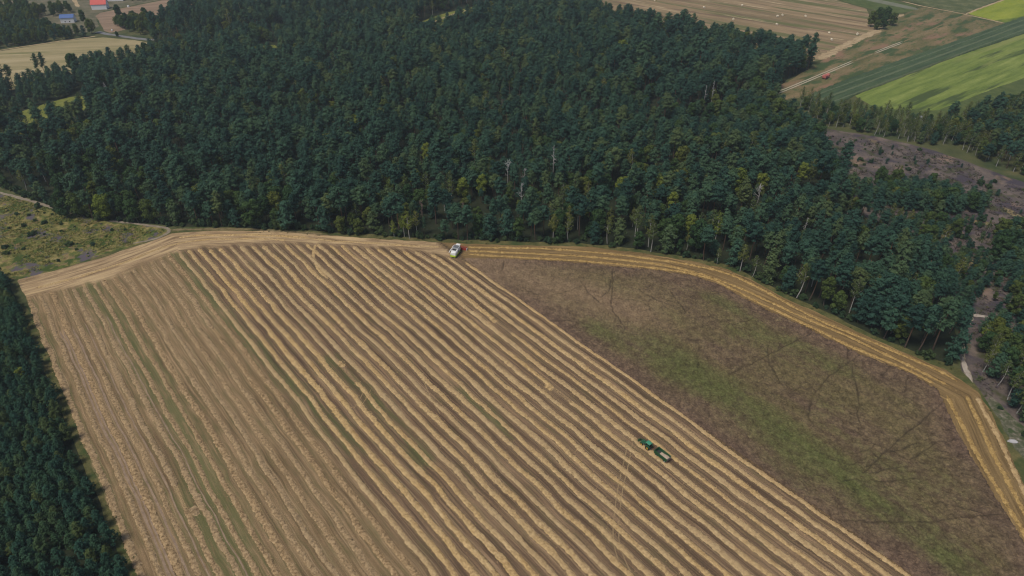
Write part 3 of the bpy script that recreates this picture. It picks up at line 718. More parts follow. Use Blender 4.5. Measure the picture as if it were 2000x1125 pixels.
# upper left
M['ploughed'] = ground('ploughed_field', [(.32, (.150, .105, .072)), (.5, (.235, .165, .115)), (.7, (.32, .23, .16))], .08, .7, stretch=(.15, 1.2, 1), rz=-.25)
sheet('field', [(184, 27), (235, 17), (330, -2), (430, -25), (470, -30), (440, 0), (380, 22), (300, 40), (240, 60), (205, 66), (196, 45)], 6, .05, M['ploughed'], .8, 7, seed=14)
M['straw_field'] = ground('pale_stubble', [(.32, (.165, .145, .075)), (.45, (.24, .205, .105)), (.56, (.32, .26, .145)), (.7, (.40, .33, .20))], .06, .6, stretch=(.12, 1.2, 1), rz=-.2, patches=[((.15, .150, .06), .03, .55, .65)])
sheet('stubble_field', [(-100, 118), (0, 100), (100, 84), (190, 72), (235, 76), (290, 82), (310, 95), (250, 118), (160, 138), (60, 168), (0, 182), (-100, 200)], 6, .05, M['straw_field'], .8, 7, seed=15)
ribbon('path', [(-60, 110), (0, 98), (100, 83), (192, 70)], 3.0, .09, M['headstraw'], 2, .5, 31)
M['tarmac'] = ground('grey_road', [(.3, (.14, .14, .145)), (.7, (.21, .21, .215))], .5, 2)
ribbon('road', [(190, 62), (205, 66), (235, 70), (265, 75), (300, 79)], 5.5, .10, M['tarmac'], 2, .2, 32, fade=False)
M['glade'] = ground('glade_grass', [(.32, (.080, .100, .024)), (.5, (.145, .160, .036)), (.7, (.23, .22, .07))], .1, .8)
sheet('clearing', [(-10, 238), (30, 222), (90, 202), (150, 186), (178, 190), (172, 215), (110, 240), (60, 262), (-10, 268)], 4, .05, M['glade'], .8, 6, seed=16)
sheet('clearing', [(505, 88), (545, 88), (550, 112), (505, 115)], 4, .05, M['glade'], .8, 6, seed=17)
ribbon('path', [(508, 103), (522, 100), (545, 98)], 3.5, .09, M['sand'], 2, .6, 33)
sheet('clearing', [(812, 46), (866, 26), (930, 12), (985, 2), (992, 14), (890, 42), (862, 66), (815, 66)], 5, .05, M['glade'], .8, 6, seed=18)
ribbon('path', [(850, 50), (842, 44), (900, 22), (980, 6)], 2.6, .09, M['headstraw'], 2, .6, 34)
M['yard'] = ground('farm_yard', [(.32, (.060, .070, .036)), (.5, (.120, .112, .070)), (.7, (.22, .18, .13))], .08, .7)
sheet('yard', [(-60, 20), (0, 5), (80, -10), (240, -30), (430, -50), (430, -28), (330, -4), (235, 15), (184, 26), (196, 60), (100, 70), (-60, 90)], 6, .03, M['yard'], 1, 7, seed=19)
ribbon('path', [(138, -12), (146, 2), (154, 14)], 4.5, .09, M['headstraw'], 2, .4, 35)

# ------------------------------------------------------------------ trees: prototypes
def quads(c, a, b, l, w):
    return np.stack([c - a * l, c - b * w, c + a * l, c + b * w], 1).reshape(-1, 3)
def unit(v): return v / np.maximum(np.sqrt((v ** 2).sum(-1, keepdims=True)), 1e-9)

def tufts(centres, outd, m, size, spread, rg, flat=.6, aspect=.42, up=.35):
    """m small blades round each centre, facing outwards"""
    n = len(centres)
    d = rg.normal(0, 1, (n * m, 3)) * np.array([spread, spread, spread * flat])
    c = np.repeat(centres, m, 0) + d
    nn = unit(np.repeat(outd, m, 0) * .65 + d / spread * .32 + rg.normal(0, .34, (n * m, 3)) + np.array([0, 0, up]))
    a = unit(np.cross(nn, rg.normal(0, 1, (n * m, 3)))); b = np.cross(nn, a)
    l = rg.uniform(.55, 1.15, (n * m, 1)) * size
    return quads(c, a, b, l, l * aspect)

def pine_crown(seed, h=22, R0=3.6, zb=.48, nbr=48, size=.60, m=10):
    rg = np.random.default_rng(seed)
    C = []; O = []; limbs = []
    lean = rg.normal(0, .35, 2)
    for i in range(nbr):
        tt = (i + rg.uniform(0, .8)) / nbr
        z = h * (zb + (1 - zb) * (tt ** .9) * .95)
        rr = R0 * math.sqrt(max(0.02, 1 - tt ** 1.7)) * (.62 + .38 * min(1, tt / .3)) * rg.uniform(.45, 1.12)
        az = i * 2.399 + rg.normal(0, .5)
        d = np.array([math.cos(az), math.sin(az), 0])
        rise = rg.uniform(.05, .5) * (1 if tt > .25 else .4)
        base = np.array([lean[0] * tt, lean[1] * tt, z])
        limbs.append((base, base + d * rr * .75 + np.array([0, 0, rr * rise * .7])))
        for q in np.linspace(.38, 1.0, max(2, int(rr * 1.7))):
            C.append(base + d * rr * q + np.array([0, 0, rise * rr * q ** 1.5]) + rg.normal(0, .22, 3)); O.append(d)
    for k in range(6):
        C.append(np.array([lean[0], lean[1], h * rg.uniform(.93, 1.0)]) + rg.normal(0, .35, 3)); O.append(np.array([0, 0, 1.0]))
    return tufts(np.array(C), np.array(O), m, size, .46, rg, .55, .5, .75), limbs

def young_crown(seed, h=9, R0=2.2):
    rg = np.random.default_rng(seed); C = []; O = []; nbr = 44
    for i in range(nbr):
        tt = (i + rg.uniform(0, 1)) / nbr
        z = h * (.12 + .86 * tt)
        rr = R0 * (1 - tt ** 1.35) ** .75 * rg.uniform(.65, 1.12) + .12
        az = i * 2.399 + rg.normal(0, .35); d = np.array([math.cos(az), math.sin(az), 0])
        for q in np.linspace(.35, 1, max(2, int(rr * 2.3))):
            C.append(np.array([0, 0, z]) + d * rr * q + np.array([0, 0, .55 * rr * q ** 1.6]) + rg.normal(0, .1, 3)); O.append(unit(d + np.array([0, 0, .9])))
    for k in range(4): C.append(np.array([0, 0, h * rg.uniform(.94, 1.02)])); O.append(np.array([0, 0, 1.0]))
    return tufts(np.array(C), np.array(O), 7, .42, .24, rg, .9, .45, .55)

def broad_crown(seed, h=16, R0=4.6, zb=.18, nb=15, per=105, size=.5, cone=0.0):
    rg = np.random.default_rng(seed); V = []
    zc = h * (zb + (1 - zb) * .5); hz = h * (1 - zb) * .5
    limbs = []
    for i in range(nb):
        tz = -0.75 + 1.65 * (i + .5) / nb
        lim = math.sqrt(max(.05, 1 - tz * tz)) * (1 - cone * max(0, tz))
        az = i * 2.399 + rg.normal(0, .4); q = lim * rg.uniform(.35, .78)
        c = np.array([math.cos(az) * R0 * q, math.sin(az) * R0 * q, zc + hz * tz * .85])
        rb = R0 * rg.uniform(.30, .46)
        limbs.append((np.array([0, 0, min(c[2] - 1, h * .5)]), c))
        n = unit(rg.normal(0, 1, (per, 3)) + np.array([0, 0, .25]))
        rad = rb * rg.uniform(.65, 1.08, (per, 1)); pts = c + n * rad * np.array([1, 1, .85])
        a = unit(np.cross(n, rg.normal(0, 1, (per, 3)))); a = unit(a + n * rg.normal(0, .5, (per, 1)))
        b = unit(np.cross(n + rg.normal(0, .45, (per, 3)), a))
        l = rg.uniform(.6, 1.2, (per, 1)) * size
        V.append(quads(pts, a, b, l, l * .7))
    return np.vstack(V), limbs

def birch_crown(seed, h=19, R0=2.6, zb=.32, thin=1.0):
    rg = np.random.default_rng(seed); C = []; O = []; limbs = []
    nbr = 30
    for i in range(nbr):
        tt = (i + rg.uniform(0, 1)) / nbr; z = h * (zb + (1 - zb) * tt * .97)
        rr = R0 * (math.sin(PI * min(1, .18 + .82 * tt) ** .85) * .85 + .2) * rg.uniform(.6, 1.15)
        az = i * 2.399 + rg.normal(0, .5); d = np.array([math.cos(az), math.sin(az), 0])
        base = np.array([0, 0, z - rr * .7]); tip = np.array([0, 0, z]) + d * rr + np.array([0, 0, .3 * rr])
        limbs.append((base, tip))
        for q in np.linspace(.35, 1.05, max(2, int(rr * 2.0 * thin))):
            C.append(base + (tip - base) * q + rg.normal(0, .2, 3) - np.array([0, 0, .35 * q])); O.append(np.array([d[0], d[1], .2]))
    return tufts(np.array(C), np.array(O), 8, .42, .42, rg, 1.0, .55, .3), limbs

def trunk_np(h, r0, r1, seed, limbs=(), bend=.3, lr=.07, n=6):
    rg = np.random.default_rng(seed); mb = MB()
    pts = []; b = rg.normal(0, bend, 2)
    for q in (0, .25, .5, .75, 1): pts.append((b[0] * math.sin(q * PI) , b[1] * math.sin(q * PI), h * q))
    mb.tube(pts, [r0 + (r1 - r0) * q for q in (0, .25, .5, .75, 1)], n)
    for a, t_ in limbs: mb.tube([tuple(a), tuple((np.array(a) * .45 + np.array(t_) * .55) + np.array([0, 0, .15])), tuple(t_)], [lr * 1.5, lr, lr * .45], 4)
    return mb

def leaf_mesh(name, V, mat):
    return mesh_np(name, V, np.arange(len(V)).reshape(-1, 4), mat)

PINES = []; YOUNG = []; BROAD = []; BIRCH = []; LOWP = []; SHRUB = []
for k in range(7):
    h = [21, 23, 20, 24, 22, 19, 22][k]; Rk = [3.7, 3.9, 3.4, 3.6, 4.2, 3.5, 3.1][k]; zb = [.50, .55, .42, .56, .5, .4, .46][k]
    V, lb = pine_crown(20 + k, h * [1.04, .98, 1.1, 1.0, 1.06, .92, 1.12][k], Rk * [1.1, 1.42, 1.2, 1.34, 1.15, 1.45, 1.12][k], zb)
    PINES.append((leaf_mesh('pine_crown', V, M['pine']), trunk_np(h * .95, .33, .10, k, lb[::3]).mesh('pine_trunk', M['pine_bark'])))
for k in range(3):   # shorter full pines, foliage nearly to the ground
    V, lb = pine_crown(60 + k, 13, 3.9, .12, 52, .58, 8)
    LOWP.append((leaf_mesh('pine_crown', V, M['pine']), trunk_np(12, .2, .06, k).mesh('pine_trunk', M['pine_bark'])))
for k in range(5):
    V = young_crown(80 + k, [8.5, 9.5, 9, 8, 10][k], [2.3, 2.5, 2.2, 2.4, 2.5][k])
    YOUNG.append((leaf_mesh('young_pine_crown', V, M['young']), trunk_np(8, .12, .04, k, n=5).mesh('young_pine_trunk', M['pine_bark'])))
for k in range(5):
    V, lb = broad_crown(100 + k, [16, 17, 14, 18, 15][k], [4.8, 4.3, 4.6, 4.0, 5.2][k], [.02, .12, .0, .14, .03][k], 17, 125, .52, cone=[0, .2, 0, .4, .1][k])
    BROAD.append((leaf_mesh('leafy_crown', V, M['leaf']), trunk_np(12, .3, .1, k, lb[::2], lr=.09).mesh('leafy_trunk', M['grey_bark'])))
for k in range(5):
    h = [19, 20, 17, 18, 21][k]
    V, lb = birch_crown(140 + k, h, [2.6, 2.9, 2.3, 2.5, 2.8][k], [.44, .36, .3, .5, .48][k], [1, .8, 1.2, .65, .85][k])
    BIRCH.append((leaf_mesh('birch_crown', V, M['birch']), trunk_np(h * .96, .28, .07, k, lb[::2], .35, .07).mesh('birch_trunk', M['birch_bark'])))
for k in range(3):
    V, lb = broad_crown(160 + k, 2.0, 1.5, .0, 7, 60, .28)
    SHRUB.append(leaf_mesh('shrub', V, M['shrub']))
def dead_mesh(seed, h, mat, spread=1.0, n=16):
    rg = np.random.default_rng(seed); mb = trunk_np(h, .27, .10, seed)
    for i in range(n):
        z = h * rg.uniform(.4, .97); az = rg.uniform(0, 2 * PI); L = rg.uniform(1.2, 3.4) * spread * (1.15 - z / h * .5)
        d = np.array([math.cos(az), math.sin(az), rg.uniform(.5, 1.4)]); d /= np.sqrt((d ** 2).sum())
        a = np.array([0, 0, z]); m_ = a + d * L * .5; b = m_ + (d + np.array([0, 0, .4])) * L * .5
        mb.tube([tuple(a), tuple(m_), tuple(b)], [.13, .11, .06], 4)
        c = m_ + (d + rg.normal(0, .6, 3)) * L * .45
        mb.tube([tuple(m_), tuple(c)], [.09, .05], 4)
    return mb.mesh('dead_wood', mat)
DEAD = [dead_mesh(k, h, M['dead_wood'], s) for k, (h, s) in enumerate([(18, 1.0), (16, .9), (20, .7), (14, 1.3)])]
DEADB = [dead_mesh(9, 17, M['brown_wood'], .8, 22)]

# ------------------------------------------------------------------ trees: where they stand
SP_LIME = [(210, 430, 1.1, 0, 'bright lime green round tree at the clearing edge'), (1212, 122, 1.4, 0, 'large bright green dome rising above the far forest'),
 (700, 272, 1.25, 4, 'rounded yellow green tree in mid forest'), (1215, 388, 1.1, 2, 'bright yellow green crown below the forest centre'), (1282, 396, 1.15, 0, 'wide olive yellow crown right of the brightest one'),
 (1310, 428, 1.05, 3, 'narrow yellow green crown before the tall red stemmed pines'), (1437, 378, 1.25, 4, 'broad lime crown in front of dark tall pines on the right'), (1482, 382, 1.0, 0, 'lime crown right of the broad lime one'),
 (1345, 470, 1.0, 1, 'fresh green tree near the forest foot at the bend'), (1560, 368, 1.05, 3, 'yellow green crown at the right flank of the forest'), (835, 325, 1.0, 3, 'small lime green crown amid dark pines'),
 (314, 70, .8, 3, 'yellow green tree beside the far grey road'), (50, 745, .5, 0, 'yellow green leafy tree inside the young plantation'), (905, 395, 1.0, 1, 'yellow green crown above the combine'), (942, 392, 1.05, 3, 'second yellow green crown above the combine')]
SP_BROAD = [(132, 425, .95, 2, 'dark round oak left of the lime green tree'), (160, 424, 1.05, 4, 'wide dark leafy tree under the dead white branches'), (262, 432, .9, 0, 'dark leafy tree right of the lime green tree'), (298, 434, 1.0, 4, 'broad round tree at the clearing corner'),
                        (1724, 57, 1.0, 4, 'front tree of the dark lone clump between bale field and meadow'), (1700, 52, 1.1, 0, 'left tree of the dark lone clump by the bale field'), (1742, 50, 1.05, 2, 'right tree of the dark lone clump by the meadow'), (1712, 47, 1.2, 0, 'tallest tree in the middle of the dark lone clump'), (1730, 44, 1.15, 4, 'rear tree of the dark lone clump'), (1711, 58, .8, 2, 'low leafy tree at the foot of the dark lone clump'),
                        (180, 66, 1.05, 0, 'dark round tree at the bend of the far road'), (166, 50, 1.0, 3, 'tall tree between the blue and red roofed houses'), (236, 42, 1.1, 3, 'tall poplar like tree beside the ploughed field'), (230, 72, .45, 2, 'small round tree beside the far grey road'), (275, 68, .95, 1, 'dark leafy tree above the far road')]
SP_BIRCH = [(790, 462, .82, 0, 1, 'light green birch left in the bright clump by the headland'), (800, 466, .9, 1, 1, 'tallest light green birch of the bright clump'), (815, 462, .8, 4, 0, 'birch right in the bright clump by the headland'), (770, 463, .65, 2, 1, 'low light green birch at the foot of the bright clump'),
                        (1080, 471, .95, 0, 0, 'birch with a bright white trunk at the forest foot'), (1110, 472, .95, 3, 0, 'thin pale birch right of the white trunked one'), (1186, 476, .9, 3, 0, 'slim white trunked birch midway along the golden windrows'), (1271, 492, .9, 4, 0, 'forked thin birch with sparse crown above the windrows'),
                        (1396, 478, 1.05, 1, 1, 'yellow crowned birch with a leaning white trunk'), (1400, 516, .55, 3, 0, 'small birch at the bend of the forest edge'), (1445, 530, .9, 0, 0, 'bright trunked birch standing before the forest bend'), (1470, 540, .72, 3, 0, 'nearly bare white birch right of the bright one'), (1585, 560, .9, 1, 0, 'pale birch deep behind the right windrows'),
                        (1915, 668, .62, 1, 1, 'multi stemmed light birch right of the sandy path fork'), (1930, 715, .62, 4, 1, 'light birch beside the sandy path lower end'), (52, 372, .8, 3, 0, 'leaning birch beside the clearing path')]
SP_DEAD = [(992, 372, 1.0, 0, 'bare white dead birch in the forest centre'), (1024, 374, .85, 1, 'pale pink grey dead tree beside the bare white one'), (1080, 350, 1.0, 2, 'tall bare grey dead trunk right of the forest centre'), (1018, 410, .95, 1, 'white skeleton tree below the forest centre'),
                        (152, 392, .95, 3, 'bare white branches rising over the dark oak'), (1476, 405, .9, 3, 'bare grey treetop near the bright yellow crown'), (1374, 320, .8, 3, 'pale bare treetop above the right forest'), (1238, 160, .7, 0, 'forked bare white tree in the far right forest'), (1388, 205, .85, 2, 'white bare trunk in the gap before tall pines'), (1374, 208, .75, 2, 'leaning white bare trunk in the gap before tall pines'),
                        (192, 192, .6, 1, 'bare white trunk at the left end of the glade'), (212, 190, .6, 0, 'bare white trunk right of the glade'), (1566, 468, .6, 2, 'short bare stub in the right forest wedge'), (1538, 368, .5, 2, 'white snag at the right forest middle')]
SP_BROWN = [(826, 440, .95, 'brown bare tree right of the light green birch clump'), (905, 436, .8, 'brown twiggy bare tree behind the combine')]
SP_PINE = [(895, 468, 1.0, 4, 'pine with a forked reddish stem behind the combine'), (1165, 395, 1.1, 3, 'pine with a long red stem above the windrows'), (1370, 430, 1.1, 1, 'flat crowned tall pine with bare stem right of centre'), (1392, 434, 1.08, 3, 'second flat crowned tall pine with bare stem right of centre'), (1153, 215, 1.05, 3, 'pine with a clear red stem at the far gap'), (1298, 245, 1.05, 3, 'pine with a red stem at the edge of the young stand')]
SPEC = np.array([G(q[0], q[1]) for L_ in (SP_LIME, SP_BROAD, SP_BIRCH, SP_DEAD, SP_BROWN, SP_PINE) for q in L_])
SPDEAD = np.array([G(q[0], q[1]) for L_ in (SP_DEAD, SP_LIME, SP_BROWN, SP_BIRCH[8:9], SP_PINE) for q in L_])
PATHS = [densify(GP(q), 2) for q in ([(1842, 606), (1870, 610), (1895, 615), (1920, 618), (1948, 622)], [(1902, 614), (1888, 632), (1878, 655), (1880, 680), (1878, 700), (1888, 725), (1900, 748)])]
def path_dist(V): return np.minimum(nearest_on(V, PATHS[0])[0], nearest_on(V, PATHS[1])[0])
def open_up():
    """trees make room for the single trees, and those in front of a dead or bright one stay lower"""
    keep = []
    for t_ in TREES:
        P = np.array([t_[1], t_[2]])
        if (((SPEC - P) ** 2).sum(1)).min() < 3.6 ** 2: continue
        if path_dist(P[None])[0] < 4.2: continue
        v = SPDEAD - P; dd = np.sqrt((SPDEAD ** 2).sum(1)); ax = SPDEAD / dd[:, None]
        al_ = (v * ax).sum(1); la = np.abs(v[:, 0] * ax[:, 1] - v[:, 1] * ax[:, 0])
        if ((al_ > 0) & (al_ < 17) & (la < 4.2)).any():
            if t_[0] in ('pine', 'birch'): t_[3] *= .55
            else: t_[3] *= .62
        keep.append(t_)
    TREES[:] = keep

GLADES = [GP(q) for q in ([(-10, 236), (30, 220), (90, 200), (150, 185), (182, 190), (180, 226), (110, 256), (60, 268), (-10, 272)],
                          [(505, 84), (548, 84), (552, 128), (505, 128)],
                          [(812, 42), (866, 22), (985, -2), (994, 14), (900, 46), (868, 78), (812, 74)],
                          [(145, 160), (175, 165), (182, 195), (150, 195)])]
def scatter(poly, spacing, seed, jit=.36, avoid=True, vary=.22):
    """random points kept apart from each other inside a polygon"""
    rg = np.random.default_rng(seed)
    P = GP(poly); lo = P.min(0); hi = P.max(0)
    lo = np.maximum(lo, [-900, 60]); hi = np.minimum(hi, [900, 1060])
    n = int(np.prod(hi - lo) / spacing ** 2 * 7) + 40
    V = rg.uniform(lo, hi, (n, 2)); px = to_px(V)
    V = V[(px[:, 0] > -140) & (px[:, 0] < 2140) & (px[:, 1] > -45) & (px[:, 1] < 1215)]
    V = V[inside(V, P)]
    if avoid:
        for g in GLADES: V = V[~inside(V, g)]
    r = spacing * .86 * (1 + vary * 2 * vnoise(V[:, 0] / 25, V[:, 1] / 25, seed) + rg.normal(0, vary * .35, len(V)))
    cell = {}; out = []; cs = spacing * 1.3
    for (x, y), q in zip(V.tolist(), r.tolist()):
        a, b = int(x // cs), int(y // cs); ok = True
        for u in (a - 1, a, a + 1):
            for v in (b - 1, b, b + 1):
                for X, Y in cell.get((u, v), ()):
                    if (X - x) ** 2 + (Y - y) ** 2 < q * q: ok = False; break
                if not ok: break
            if not ok: break
        if ok: cell.setdefault((a, b), []).append((x, y)); out.append((x, y))
    return np.array(out).reshape(-1, 2)

TREES = []      # (kind, x, y, scale, rz, variant)
rgT = np.random.default_rng(99)
BIRCHY = [(GP(q), pb, pl) for q, pb, pl in [
    ([(740, 380), (900, 380), (900, 472), (740, 466)], .32, .25), ([(1040, 400), (1500, 400), (1500, 560), (1040, 480)], .36, .16),
    ([(560, 180), (800, 180), (800, 320), (560, 320)], .04, .14), ([(1150, 300), (1420, 300), (1420, 440), (1150, 440)], .14, .16),
    ([(100, 340), (340, 340), (340, 445), (100, 430)], .05, .45), ([(600, 0), (1000, 0), (1000, 60), (600, 60)], .10, .25),
    ([(0, 205), (180, 205), (180, 320), (0, 320)], .22, .2), ([(1380, 220), (1660, 220), (1660, 420), (1380, 340)], .08, .14),
    ([(280, 380), (1000, 430), (1000, 475), (280, 445)], .06, .2)]]
YSTAND = GP([(1230, 262), (1350, 215), (1470, 190), (1530, 200), (1600, 285), (1640, 360), (1560, 340), (1400, 300), (1280, 285)])
YBAND = GP([(-60, 240), (0, 178), (160, 133), (300, 95), (420, 70), (560, 60), (560, 90), (420, 105), (300, 130), (180, 170), (60, 215)])
V = scatter(FOREST, 6.9, 11, vary=.30)
gap = vnoise(V[:, 0] / 15, V[:, 1] / 15, 91) + .5 * vnoise(V[:, 0] / 7, V[:, 1] / 7, 92)
V = V[gap > -.43]
px = to_px(V)
FRONT = GP([(-60, 352), (0, 366), (60, 388), (110, 407), (170, 428), (240, 434), (330, 441), (480, 444), (640, 455), (760, 461), (860, 469), (1000, 473), (1150, 476), (1250, 489), (1350, 504), (1420, 519), (1470, 540), (1530, 575), (1600, 604), (1700, 653), (1780, 689), (1850, 714)])
edge_d = nearest_on(V, FRONT)[0]
hh = .95 + .30 * vnoise(V[:, 0] / 60, V[:, 1] / 60, 71) + .22 * vnoise(V[:, 0] / 16, V[:, 1] / 16, 72) + rgT.normal(0, .13, len(V))
clus = vnoise(V[:, 0] / 38, V[:, 1] / 38, 95) + .4 * vnoise(V[:, 0] / 12, V[:, 1] / 12, 96)
iny = inside(V, YSTAND); inb = inside(V, YBAND)
for i in range(len(V)):
    pb, pl = .03, .08
    for q, b, l in BIRCHY:
        if inside(V[i:i + 1], q)[0]: pb, pl = b, l
    pl += .5 * max(0.0, float(clus[i]) - .16)
    r_ = rgT.random()
    s = float(hh[i]); kind = 'pine'
    if iny[i] or inb[i]:
        kind = 'lowpine' if r_ > pl else 'broad'; s = s * (1.05 if iny[i] else 1.0)
    elif edge_d[i] < 7 and rgT.random() < .5: kind = 'lowpine' if rgT.random() < .45 else 'broad'; s *= 1.2 if kind == 'lowpine' else .8
    elif r_ < pb: kind = 'birch'
    elif r_ < pb + pl: kind = 'broad'
    elif r_ > .90: kind = 'lowpine'; s *= 1.15
    TREES.append([kind, V[i, 0], V[i, 1], s, rgT.uniform(0, 2 * PI), rgT.integers(0, 99), float(edge_d[i])])
def stand(poly, spacing, seed, mix, smin, smax):
    V = scatter(poly, spacing, seed, avoid=False)
    for q in V:
        r_ = rgT.random(); acc = 0
        for k_, w in mix:
            acc += w
            if r_ < acc:
                TREES.append([k_, q[0], q[1], rgT.uniform(smin, smax), rgT.uniform(0, 2 * PI), rgT.integers(0, 99), 99.0]); break
stand([(1560, 205), (1640, 222), (1720, 232), (1840, 250), (1870, 285), (1790, 282), (1720, 268), (1650, 252), (1600, 245)], 5.0, 21, [('birch', .62), ('lowpine', .2), ('broad', .18)], .62, .85)
stand([(1840, 250), (1930, 222), (2040, 190), (2140, 200), (2140, 360), (2000, 345), (1950, 328), (1880, 300)], 5.4, 22, [('pine', .3), ('broad', .35), ('birch', .35)], .7, .92)
stand([(1648, 378), (1700, 368), (1780, 372), (1860, 385), (1925, 402), (1910, 420), (1840, 420), (1780, 412), (1690, 396)], 4.6, 23, [('lowpine', .8), ('broad', .2)], .72, 1.0)
stand([(1690, 430), (1760, 428), (1790, 450), (1760, 460), (1715, 450)], 4.6, 24, [('birch', .55), ('lowpine', .45)], .55, .7)
stand([(1780, 440), (1860, 440), (1870, 462), (1800, 470)], 5.0, 25, [('lowpine', .7), ('broad', .3)], .6, .8)
stand([(1740, 490), (1830, 480), (1850, 505), (1870, 560), (1850, 585), (1800, 535)], 5.0, 26, [('lowpine', .7), ('birch', .15), ('broad', .15)], .6, .95)
stand([(1935, 470), (1970, 455), (2060, 480), (2100, 590), (2010, 590), (1960, 545), (1940, 510)], 4.8, 27, [('lowpine', .75), ('broad', .25)], .75, 1.05)
stand([(1915, 650), (1960, 615), (2080, 600), (2140, 820), (2020, 850), (1975, 800), (1915, 735)], 5.0, 28, [('lowpine', .5), ('birch', .2), ('broad', .3)], .7, 1.0)
stand([(1855, 520), (1900, 520), (1925, 560), (1900, 590), (1870, 590)], 5.5, 29, [('lowpine', .8), ('broad', .2)], .5, .75)
stand([(1655, 385), (1760, 425), (1900, 432), (1945, 480), (1910, 600), (1862, 605), (1790, 525), (1700, 435)], 5.4, 61, [('lowpine', .40), ('broad', .10), ('birch', .06)], .26, .55)
stand([(1930, 440), (2060, 470), (2080, 600), (1940, 610), (1925, 520)], 5.6, 62, [('lowpine', .42), ('broad', .12)], .3, .65)
stand([(1850, 395), (1960, 430), (2040, 470), (1960, 470), (1900, 440)], 7.0, 63, [('lowpine', .25)], .25, .45)
stand([(1620, 270), (1760, 290), (1860, 350), (1640, 340)], 8.0, 64, [('lowpine', .30), ('birch', .10)], .2, .42)
stand([(1860, 320), (1990, 370), (2040, 440), (1900, 385)], 9.0, 65, [('lowpine', .35)], .2, .45)
# upper left, round the houses
stand([(-60, 60), (0, 45), (60, 42), (105, 60), (140, 68), (172, 72), (100, 82), (0, 95), (-60, 105)], 6.0, 30, [('broad', .5), ('lowpine', .5)], .7, 1.0)
stand([(-40, 22), (50, 18), (95, 30), (60, 42), (-40, 50)], 6.5, 31, [('broad', .8), ('lowpine', .2)], .7, .95)
stand([(225, 52), (260, 42), (300, 45), (330, 60), (310, 72), (260, 66)], 6.0, 32, [('broad', .9), ('lowpine', .1)], .6, 1.0)
stand([(255, 8), (330, -6), (330, -14), (250, 0)], 9.0, 33, [('broad', 1.0)], .4, .6)
stand([(100, 20), (135, 14), (140, 26), (105, 32)], 7.0, 34, [('broad', 1.0)], .6, .8)

def place_px(kind, x, y, s, extra=None):
    g = G(x, y); TREES.append([kind, g[0], g[1], s, rgT.uniform(0, 2 * PI), rgT.integers(0, 99), extra])

def zone(x, y):
    if x < 360 and y > 300: return 'behind the scrubby clearing'
    if x < 300 and y < 140: return 'around the houses and the pale far field'
    if y < 180 and x < 1700: return 'deep in the far forest'
    if x > 1540 and y < 330: return 'in the belt below the bright green field'
    if x > 1630 and y < 480: return 'on the open purple heath'
    if x > 1880: return 'right of the sandy path'
    if x > 1700: return 'at the forest corner left of the sandy path'
    if x > 1420: return 'above the bend of the golden windrows'
    if x > 920: return 'behind the straight start of the golden windrows'
    if x > 640: return 'directly behind the combine and far headland'
    if y > 395: return 'along the far headland left of the combine'
    return 'inside the middle of the forest'

KIND = {'pine': ('pine_tree', 'pine tree', PINES, 'tall dark bare stemmed pine'), 'lowpine': ('bushy_pine', 'bushy pine', LOWP, 'short bushy blue green pine'),
        'broad': ('broadleaf_tree', 'broadleaf tree', BROAD, 'round crowned green leafy tree'), 'birch': ('birch_tree', 'birch', BIRCH, 'slender birch with pale trunk')}
GRP = {'pine': 'pines in the forest', 'lowpine': 'bushy pines at the forest and heath', 'broad': 'leafy trees among the pines', 'birch': 'birches among the pines'}
def add_tree(name, label, cat, group, meshes, x, y, s, rz, z=0.0, names=('crown', 'trunk'), sz=None):
    o = empty(name, (x, y, z), rz, s)
    if sz: o.scale = (s, s, s * sz)
    for nm, me in zip(names, meshes):
        if me is not None: link(nm, me, o)
    return tag(o, label, cat, group)

open_up()
rest = {}
for kind, (nm, cat, protos, desc) in KIND.items():
    L = [t_ for t_ in TREES if t_[0] == kind]
    def score(t_):
        X, Y = t_[1], t_[2]; Z = Y * CP + CAM_H * SP; p_ = to_px([[X, Y]])[0]
        vis = 1.0 if (-10 < p_[0] < 2010 and 25 < p_[1] < 1130) else 0.0
        return vis * (t_[3] * 100 / Z) ** 2 * (2.3 if t_[6] is not None and t_[6] < 9 else 1.0) + vis * .01
    L.sort(key=score, reverse=True)
    for t_ in L[:290]:
        p_ = to_px([[t_[1], t_[2]]])[0]
        if score(t_) <= 0:
            rest.setdefault(kind, []).append(t_); continue
        z_ = zone(*p_)
        add_tree(nm, desc + ' ' + z_, cat, GRP[kind] + ' ' + z_, protos[t_[5] % len(protos)], t_[1], t_[2], t_[3], t_[4])
    rest.setdefault(kind, []).extend(L[290:])

# the rest of the wood, too many to count: one object per kind, each tree an instance on a point
def joined(crown, trunk, name):
    n1 = len(crown.vertices); v1 = np.empty(n1 * 3, np.float32); crown.vertices.foreach_get('co', v1)
    f1 = np.arange(n1).reshape(-1, 4)
    me = bpy.data.meshes.new(name)
    tv = [tuple(v.co) for v in trunk.vertices]; tf = [tuple(n1 + i for i in p.vertices) for p in trunk.polygons]
    me.from_pydata([tuple(x) for x in v1.reshape(-1, 3)] + tv, [], [tuple(map(int, f)) for f in f1] + tf)
    me.materials.append(crown.materials[0]); me.materials.append(trunk.materials[0])
    mi = np.zeros(len(me.polygons), np.int32); mi[len(f1):] = 1; me.polygons.foreach_set('material_index', mi)
    me.update()
    return bpy.data.objects.new(name, me)

